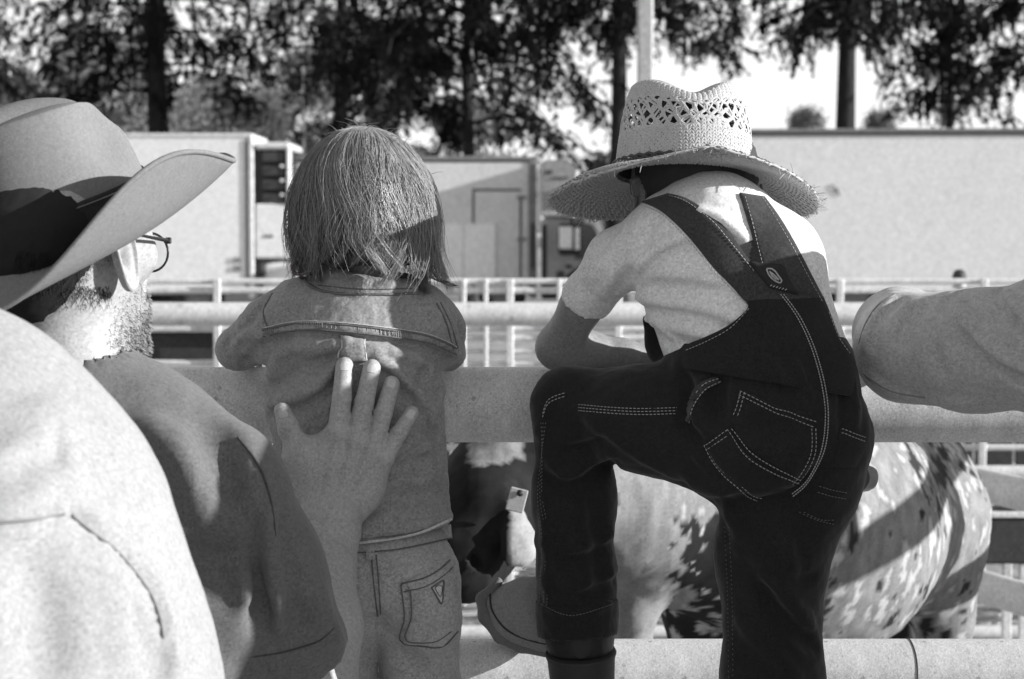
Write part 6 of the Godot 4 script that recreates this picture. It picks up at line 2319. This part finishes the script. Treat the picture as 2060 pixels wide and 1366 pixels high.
	W.chain([P(1003, 1170, 2.82), P(972, 1205, 2.82), P(978, 1240, 2.81), P(1008, 1278, 2.80), P(1050, 1298, 2.79), P(1110, 1310, 2.75)], [0.006, 0.0095, 0.0105, 0.0105, 0.0100, 0.0095], 0.006)
	W.chain([P(990, 1235, 2.84), P(1040, 1280, 2.83), P(1120, 1305, 2.77)], [0.016, 0.02, 0.016], 0.01, 0.5, Vector3(-0.42, -1.0, -0.1))
	job(W, 0.0034, "boot_sole", M.sole, t)
	mb = MB.new()
	stitch(mb, W, [976, 1206, 983, 1238, 1012, 1275, 1052, 1294, 1105, 1304], nr, 0.0009, 0.003, 0.002)
	put(mb, "welt_stitching", M.thread_dull, t)
	mb = MB.new()
	cord(mb, K, [986, 1190, 990, 1228, 1018, 1266, 1058, 1286, 1104, 1297], nr, 0.0014, 0.0)
	put(mb, "welt_groove", M.heel, t)
	var shaft := Field.new()
	shaft.chain([P(1165, 1215, 2.73), P(1166, 1270, 2.728), P(1168, 1312, 2.725)], [0.041, 0.0415, 0.0405], 0.02)
	shaft.cut(P(1168, 1322, 2.725), Vector3(0.05, -1, 0.12), 0.1)
	job(shaft, 0.004, "boot_shaft", M.boot_leather, t, 0.0008, 60.0)  # shade on the back of the suede boot, put in as dark leather
	mb = MB.new()
	var ctr := P(1170, 1342, 2.725)
	var hb := Basis(Vector3.BACK, 0.06) * Basis(Vector3.RIGHT, 0.16)
	mb.lathe(ctr, hb, PackedVector2Array([Vector2(0.001, 0.0225), Vector2(0.0455, 0.0225), Vector2(0.0470, 0.019), Vector2(0.0445, 0.012), Vector2(0.0425, -0.018), Vector2(0.040, -0.020), Vector2(0.001, -0.020)]), 32)
	put(mb, "boot_heel", M.heel, t)
	var K2 := Field.new()
	K2.cone(P(1550, 1790, 2.68), P(1550, 1850, 2.70), 0.04, 0.04, 0.02)
	K2.cone(P(1550, 1840, 2.69), P(1545, 1845, 2.83), 0.036, 0.03, 0.02)
	K2.cone(P(1552, 1700, 2.645), P(1550, 1800, 2.68), 0.042, 0.042, 0.02)
	job(K2, 0.009, "boot", M.suede, t)
	mb = MB.new()
	var neck := PackedVector3Array()
	for i in 33:
		var a := TAU * i / 32.0
		neck.append(P(1424, 412, 2.69) + Vector3(cos(a) * 0.050, 0.014 * cos(a - 0.2) * -1.0 + 0.004 * sin(a), sin(a) * 0.047))
	mb.tube(neck, PackedFloat32Array([0.0055]), 8, false)
	put(mb, "t_shirt_collar", M.tee_white, t)
	make_straw_hat()


func make_straw_hat() -> void:
	var bas := head_frame(-6, -7.5, -2.5)
	var s := {"a": 0.0875, "b": 0.100, "h": 0.112, "taper": 0.13, "crease": 0.022, "crease_w": 0.030, "brim_a": 0.172, "brim_b": 0.168, "curl": -0.036, "sidepow": 0.5, "front": -0.026, "back": 0.010, "left": -0.002, "wave": 0.003,
		"dents": [[Vector3(0.06, 0.10, -0.07), Vector3(-0.016, -0.008, 0.01), 0.04], [Vector3(-0.06, 0.10, -0.07), Vector3(0.016, -0.008, 0.01), 0.04], [Vector3(-0.03, 0.125, 0.075), Vector3(0.0, -0.008, -0.006), 0.03]],
		"at": P(1376, 352, 2.71), "bas": bas}
	var t := thing("straw_hat", "frayed woven straw cowboy hat with rows of vent holes on the boy", "hat", s.at)
	var holes: Array = []
	var per := 33
	for row in 4:
		for k in per:
			var phi := TAU * (k + 0.5 * (row % 2)) / per
			var v: float = 0.745 - row * 0.088
			var r: float = [0.0044, 0.0070, 0.0068, 0.0044][row]
			if absf(wrapf(phi - PI + 0.15, -PI, PI)) < 0.28 and row >= 2:
				r *= 0.45
			holes.append([phi, v, r])
	put(brim_shell(s, 0.0026), "brim", M.straw_shell, t)
	var sweat := MB.new()
	var band := PackedVector3Array()
	for j in 2:
		for i in 64:
			var q := hat_point(s, TAU * i / 64.0, 0.02 + 0.22 * j)
			band.append(s.at + bas * (q - Vector3(q.x, 0, q.z).normalized() * 0.003))
	sweat.grid(band, 64, 2, true)
	put(sweat, "sweatband", M.straw_band, t)
	rng.seed = 31
	# woven strands on the crown: two families of slanting straws that pass over and under each other
	var mb := MB.new()
	var n := 144
	for fam in 2:
		for i in n:
			var sg := 1.0 if fam == 0 else -1.0
			var pts: Array = []
			var steps := 84
			var jit := rng.randfn() * 0.006
			for k in steps + 1:
				var v := 1.88 * k / steps
				var phi := TAU * i / n + sg * v * 1.15 + jit
				for h in holes:
					var dphi := wrapf(phi - h[0], -PI, PI)
					if absf(dphi) > 0.16 or absf(v - h[1]) > 0.14:
						continue
					var q := Vector2(dphi * s.a * 0.9, (v - h[1]) * s.h)
					var rr: float = h[2] * 1.5 + 0.003
					var l := q.length()
					if l < rr and l > 1e-5:
						var q2: Vector2 = q * ((h[2] + 0.0018 + (rr - h[2] - 0.0018) * (l / rr)) / l)
						phi = h[0] + q2.x / (s.a * 0.9)
						v = h[1] + q2.y / s.h
				var p := hat_point(s, phi, clampf(v, 0.0, 1.95))
				var nn := Vector3(p.x, 0.02 + maxf(v - 0.9, 0.0) * 0.12, p.z).normalized()
				var cross_ := v * 1.15 * 2.0 / (TAU / n)
				var o := 0.0010 + 0.0009 * cos(PI * (cross_ * 0.5 + i + fam))
				pts.append([s.at + bas * (p + nn * o), (bas * nn).normalized()])
			var w := 0.00145 * rng.randf_range(0.8, 1.1)
			strip(mb, pts, w)
	put(mb, "crown_weave", M.straw, t)
	mb = MB.new()
	n = 190
	for fam in 2:
		for i in n:
			var sg := 1.0 if fam == 0 else -1.0
			for face in [1.0, -1.0]:
				var pts: Array = []
				var steps := 56
				var jit := rng.randfn() * 0.008
				var far := 1.0 + maxf(0.0, rng.randfn()) * 0.02
				for k in steps + 1:
					var w := far * k / steps
					var phi := TAU * i / n + sg * w * 0.62 + jit
					var p := brim_point(s, phi, w)
					var cross_ := w * 0.62 * 2.0 / (TAU / n)
					var o := 0.0019 + 0.0009 * cos(PI * (cross_ * 0.5 + i + fam))
					pts.append([s.at + bas * (p + Vector3(0, o * face, 0)), bas.y * face])
				strip(mb, pts, 0.0015 * rng.randf_range(0.8, 1.15))
	put(mb, "brim_weave", M.straw, t)
	mb = MB.new()
	var edge := PackedVector3Array()
	for i in 241:
		var phi := TAU * i / 240.0
		edge.append(s.at + bas * (brim_point(s, phi, 1.0) + Vector3(rng.randfn(), rng.randfn(), rng.randfn()) * 0.0005))
	mb.tube(edge, PackedFloat32Array([0.0019]), 6, false)
	for i in 420:      # whipped edge and frayed ends
		var phi := rng.randf() * TAU
		var p: Vector3 = s.at + bas * brim_point(s, phi, 1.0)
		var out: Vector3 = bas * Vector3(sin(phi), 0, -cos(phi))
		var l := 0.004 if rng.randf() < 0.75 else rng.randf_range(0.006, 0.018)
		var dv := (out * rng.randf_range(0.2, 1.0) + Vector3(rng.randfn(), rng.randfn() - 0.2, rng.randfn()) * 0.7).normalized() * l
		mb.tube(PackedVector3Array([p, p + dv * 0.5, p + dv + Vector3(0, -0.001, 0)]), PackedFloat32Array([0.0007, 0.0006, 0.0003]), 3, false)
	for i in 40:
		var phi := rng.randf_range(1.2, 2.2)
		var p: Vector3 = s.at + bas * brim_point(s, phi, 1.0)
		var out: Vector3 = bas * Vector3(sin(phi), 0, -cos(phi))
		var dv := (out + Vector3(rng.randfn(), rng.randfn(), rng.randfn()) * 0.5).normalized() * rng.randf_range(0.006, 0.016)
		mb.tube(PackedVector3Array([p, p + dv]), PackedFloat32Array([0.0006, 0.0003]), 3, false)
	put(mb, "frayed_edge", M.straw, t)
	mb = MB.new()
	for k in 3:
		var line := PackedVector3Array()
		for i in 181:
			var phi := TAU * i / 180.0
			var p := hat_point(s, phi, 0.03 + 0.035 * k + 0.010 * sin(i * 1.4 + k * 2.0))
			line.append(s.at + bas * (p + Vector3(p.x, 0, p.z).normalized() * 0.0045))
		mb.tube(line, PackedFloat32Array([0.0025]), 6, false)
	put(mb, "braided_band", M.straw_band, t)
	mb = MB.new()
	var bp: Vector3 = P(1269, 317, 2.655)
	mb.lathe(bp, Basis(), PackedVector2Array([Vector2(0.0005, -0.0045), Vector2(0.003, -0.0038), Vector2(0.0046, 0.0), Vector2(0.003, 0.0038), Vector2(0.0005, 0.0045)]), 12)
	put(mb, "bead", M.bead, t)
	mb = MB.new()
	for k in 7:
		var p := P(1243 + k * 3, 322 + rng.randf() * 5, 2.655)
		mb.tube(PackedVector3Array([p, p + Vector3(-0.004, -0.005 * rng.randf(), 0.003), p + Vector3(-0.009, -0.012 * rng.randf() - 0.002, 0.004)]), PackedFloat32Array([0.0008, 0.0007, 0.0005]), 4, false)
	put(mb, "cord_end", M.straw, t)


func strip(mb: MB, pts: Array, wide: float) -> void:      # a flat straw with a raised middle
	var m := pts.size()
	var k := mb.v.size()
	for i in m:
		var p: Vector3 = pts[i][0]
		var nn: Vector3 = pts[i][1]
		var t: Vector3 = (pts[mini(i + 1, m - 1)][0] - pts[maxi(i - 1, 0)][0]).normalized()
		var w := t.cross(nn).normalized() * wide
		mb.v.append(p - w - nn * 0.0004)
		mb.v.append(p + nn * 0.0004)
		mb.v.append(p + w - nn * 0.0004)
	for i in m - 1:
		for j in 2:
			var a := k + i * 3 + j
			mb.tri(a, a + 3, a + 1)
			mb.tri(a + 1, a + 3, a + 4)


# ---------------------------------------------------------------- cattle
func cattle_ground(p: Vector3) -> Vector3:
	return Vector3(p.x, 0.0, p.z)


func make_cattle() -> void:
	var t := thing("cow", "dark faced speckled steer with an ear tag standing behind the rails", "steer", Vector3(0.45, 0, -4.2))
	var C := Field.new()
	var hip := P(1800, 1030, 4.78)
	var rib := P(1600, 1065, 4.40)
	var chest := P(1420, 1000, 4.06)
	C.cone(hip, rib, 0.205, 0.275, 0.1)
	C.cone(rib, chest, 0.275, 0.215, 0.1)
	C.cone(P(1836, 930, 4.80), P(1640, 905, 4.5), 0.085, 0.11, 0.08)
	C.cone(P(1852, 945, 4.74), P(1856, 960, 4.74), 0.05, 0.05, 0.06)
	C.cone(P(1852, 1060, 4.72), P(1866, 1150, 4.74), 0.135, 0.10, 0.08)
	C.cone(P(1800, 1090, 4.95), P(1820, 1160, 4.98), 0.14, 0.10, 0.08)
	var hock := P(1912, 1350, 4.8)
	C.chain([P(1876, 1130, 4.72), P(1896, 1240, 4.76), hock, Vector3(hock.x - 0.03, 0.16, hock.z), Vector3(hock.x - 0.05, 0.03, hock.z)], [0.110, 0.066, 0.045, 0.036, 0.05], 0.04)
	var hock2 := P(1800, 1370, 5.05)
	C.chain([P(1815, 1140, 4.98), P(1822, 1260, 5.02), hock2, Vector3(hock2.x - 0.03, 0.16, hock2.z), Vector3(hock2.x - 0.05, 0.03, hock2.z)], [0.11, 0.07, 0.045, 0.036, 0.05], 0.04)
	C.chain([chest, P(1250, 985, 3.86), P(1120, 965, 3.74)], [0.2, 0.145, 0.115], 0.08)
	C.cone(P(1330, 1060, 3.95), P(1240, 1050, 3.85), 0.13, 0.09, 0.06)
	C.chain([P(1300, 1090, 3.93), P(1280, 1155, 3.90), P(1272, 1230, 3.91), P(1268, 1310, 3.92)], [0.085, 0.050, 0.040, 0.036], 0.04)
	var kn := P(1268, 1310, 3.92)
	C.chain([kn, Vector3(kn.x, 0.2, kn.z), Vector3(kn.x - 0.02, 0.03, kn.z)], [0.036, 0.032, 0.046], 0.03)
	var kn2 := P(1395, 1330, 4.28)
	C.chain([P(1400, 1120, 4.22), kn2, Vector3(kn2.x, 0.2, kn2.z), Vector3(kn2.x - 0.02, 0.03, kn2.z)], [0.10, 0.042, 0.032, 0.046], 0.04)
	# head, turned to the eye's left and lowered
	C.chain([P(1030, 955, 3.70), P(975, 1020, 3.63), P(938, 1105, 3.57), P(930, 1150, 3.55)], [0.098, 0.082, 0.058, 0.054], 0.05)
	C.cone(P(985, 925, 3.66), P(962, 985, 3.59), 0.05, 0.042, 0.04)
	C.cone(P(1010, 1060, 3.66), P(960, 1135, 3.59), 0.06, 0.042, 0.05)
	C.cone(P(1030, 1000, 3.56), P(1044, 1090, 3.51), 0.014, 0.034, 0.02, 0.32, Vector3(0.5, 0, 1))
	C.ball(P(1046, 1112, 3.505), 0.020, 0.02, 0.4, Vector3(0.5, 0, 1))
	C.cone(P(930, 945, 3.66), P(888, 975, 3.70), 0.016, 0.032, 0.02, 0.35, Vector3(0, 0.3, 1))
	C.carve(P(926, 1128, 3.50), P(922, 1132, 3.50), 0.010, 0.010, 0.01)
	C.carve(P(954, 1128, 3.51), P(957, 1132, 3.51), 0.010, 0.010, 0.01)
	C.fold([P(915, 1150, 3.50), P(950, 1160, 3.50), P(985, 1150, 3.53)], -0.004, 0.008)
	job(C, 0.012, "body", M.coat, t, 0.004, 18.0, "steer")
	var mb := MB.new()
	var c := P(1040, 1006, 3.50)
	mb.box(c, Vector3(0.030, 0.040, 0.004), 0.0015, Basis(Vector3.BACK, -0.25))
	put(mb, "ear_tag", M.tag_plastic, t)
	mb = MB.new()
	mb.lathe(P(1046, 992, 3.496), Basis(Vector3.RIGHT, PI / 2), PackedVector2Array([Vector2(0.006, 0), Vector2(0.005, 0.003), Vector2(0.0005, 0.004)]), 10)
	put(mb, "tag_stud", M.black_metal, t)
	for e in [[998, 1003, 3.575], [936, 1010, 3.575]]:
		mb = MB.new()
		mb.lathe(P(e[0], e[1], e[2]), Basis(Vector3.RIGHT, PI / 2), PackedVector2Array([Vector2(0.018, -0.01), Vector2(0.016, 0.005), Vector2(0.008, 0.011), Vector2(0.0005, 0.012)]), 12)
		put(mb, "eye", M.eye_dark, t)
	for q in [hock, hock2, kn, kn2]:
		mb = MB.new()
		mb.lathe(Vector3(q.x - 0.04, 0, q.z), Basis(), PackedVector2Array([Vector2(0.058, 0.0), Vector2(0.05, 0.06), Vector2(0.001, 0.07)]), 12)
		put(mb, "hoof", M.hoof, t)


var coat_noise: FastNoiseLite
var speck_noise: FastNoiseLite


func paint_of(kind: String, p: Vector3, _n: Vector3) -> Color:
	if coat_noise == null:
		coat_noise = FastNoiseLite.new()
		coat_noise.seed = 8
		coat_noise.frequency = 2.6
		coat_noise.fractal_octaves = 4
		speck_noise = FastNoiseLite.new()
		speck_noise.seed = 19
		speck_noise.frequency = 22.0
		speck_noise.fractal_octaves = 2
	var big := coat_noise.get_noise_3dv(p * Vector3(1.0, 0.7, 1.0))
	var sp := speck_noise.get_noise_3dv(p * Vector3(1.0, 0.45, 1.0))
	var g := 0.29 + 0.13 * sp
	if sp < -0.30:
		g = 0.55
	var edge := 0.10 * big + 0.05 * sp
	if p.x < 0.175 + edge * 0.6:      # dark head and neck
		g = 0.02 + 0.012 * sp
		if p.y > 1.255 + edge * 0.4 and p.x > -0.075 and p.x < 0.02:
			g = 0.30 + 0.2 * sp
		if p.z > -3.535 and p.x > -0.005 and p.y < 1.20:
			g = 0.45 + 0.1 * sp
	elif p.x < 0.30 + edge:      # pale shoulder and foreleg
		g = 0.33 + 0.07 * sp
	elif p.x < 0.45 + 1.6 * edge and p.y < 1.16 + edge * 2.0:      # the ragged dark patch
		g = 0.03 if sp > -0.36 else 0.5
	elif big + 0.6 * sp + smoothstep(0.9, 0.7, p.y) * 0.25 > 0.42:
		g = 0.04
	return Color(g, g, g)


func _ready() -> void:
	make_materials()
	make_view()
	var t0 := Time.get_ticks_msec()
	make_ground()
	make_trailers()
	make_trees()
	make_poles()
	make_fences()
	print("setting ", Time.get_ticks_msec() - t0)
	t0 = Time.get_ticks_msec()
	make_cattle()
	make_boy()
	make_toddler()
	make_man()
	make_white_shirt()
	make_sleeve_person()
	make_shade_bystander(0.86, -2.03, 1.76)
	print("figures ", Time.get_ticks_msec() - t0)
	t0 = Time.get_ticks_msec()
	run_jobs()
	nest()
	print("meshing ", Time.get_ticks_msec() - t0)


func nest() -> void:      # pieces that belong to a part become its children
	var under := {
		"denim_shirt": ["seam", "seam_pucker", "back_loop", "loop_edge", "collar_edge", "shirt_hem"],
		"jeans": ["back_pocket", "pocket_seam", "pocket_badge", "badge_edge", "waistband", "seat_seam", "belt_loop"],
		"t_shirt": ["sleeve_seam", "collar", "t_shirt_collar"],
		"shirt": ["seam"], "long_sleeved_shirt": ["sleeve_seam"], "hair": ["nape_hair"],
		"overalls": ["back_panel", "strap", "yoke", "seat_pocket", "tool_pocket", "back_label", "label_emblem", "label_lettering", "pocket_stitching", "leg_stitching", "back_stitching", "hammer_loop", "loop_stitching", "turned_up_cuff"],
		"boot_foot": ["boot_sole", "welt_stitching", "welt_groove", "boot_shaft", "boot_heel"],
		"hat_band": ["band_stitching"], "brim": ["brim_edge", "brim_weave", "frayed_edge"], "braided_band": ["bead", "cord_end"],
		"ear_tag": ["tag_stud"], "grille_back": ["grille_slat", "grille_latch"], "box_body": ["door_strip", "door_hinge", "marker_plate", "pale_sheet", "lock_rod", "scuff_mark", "corner_strip"],
		"side_mirror": ["mirror_glass", "mirror_arm"], "cab_body": ["side_window", "window_pillar", "cab_seam", "door_handle"], "roof_fairing": ["fairing_vent", "fairing_seam"],
	}
	for t in get_children():
		if t.get_child_count() == 0:
			continue
		for p in under:
			var host := t.get_node_or_null(NodePath(p))
			if host == null:
				continue
			for c in t.get_children():
				if c == host:
					continue
				var plain: String = String(c.name).rstrip("0123456789")
				if plain in under[p]:
					t.remove_child(c)
					c.name = plain
					host.add_child(c, true)
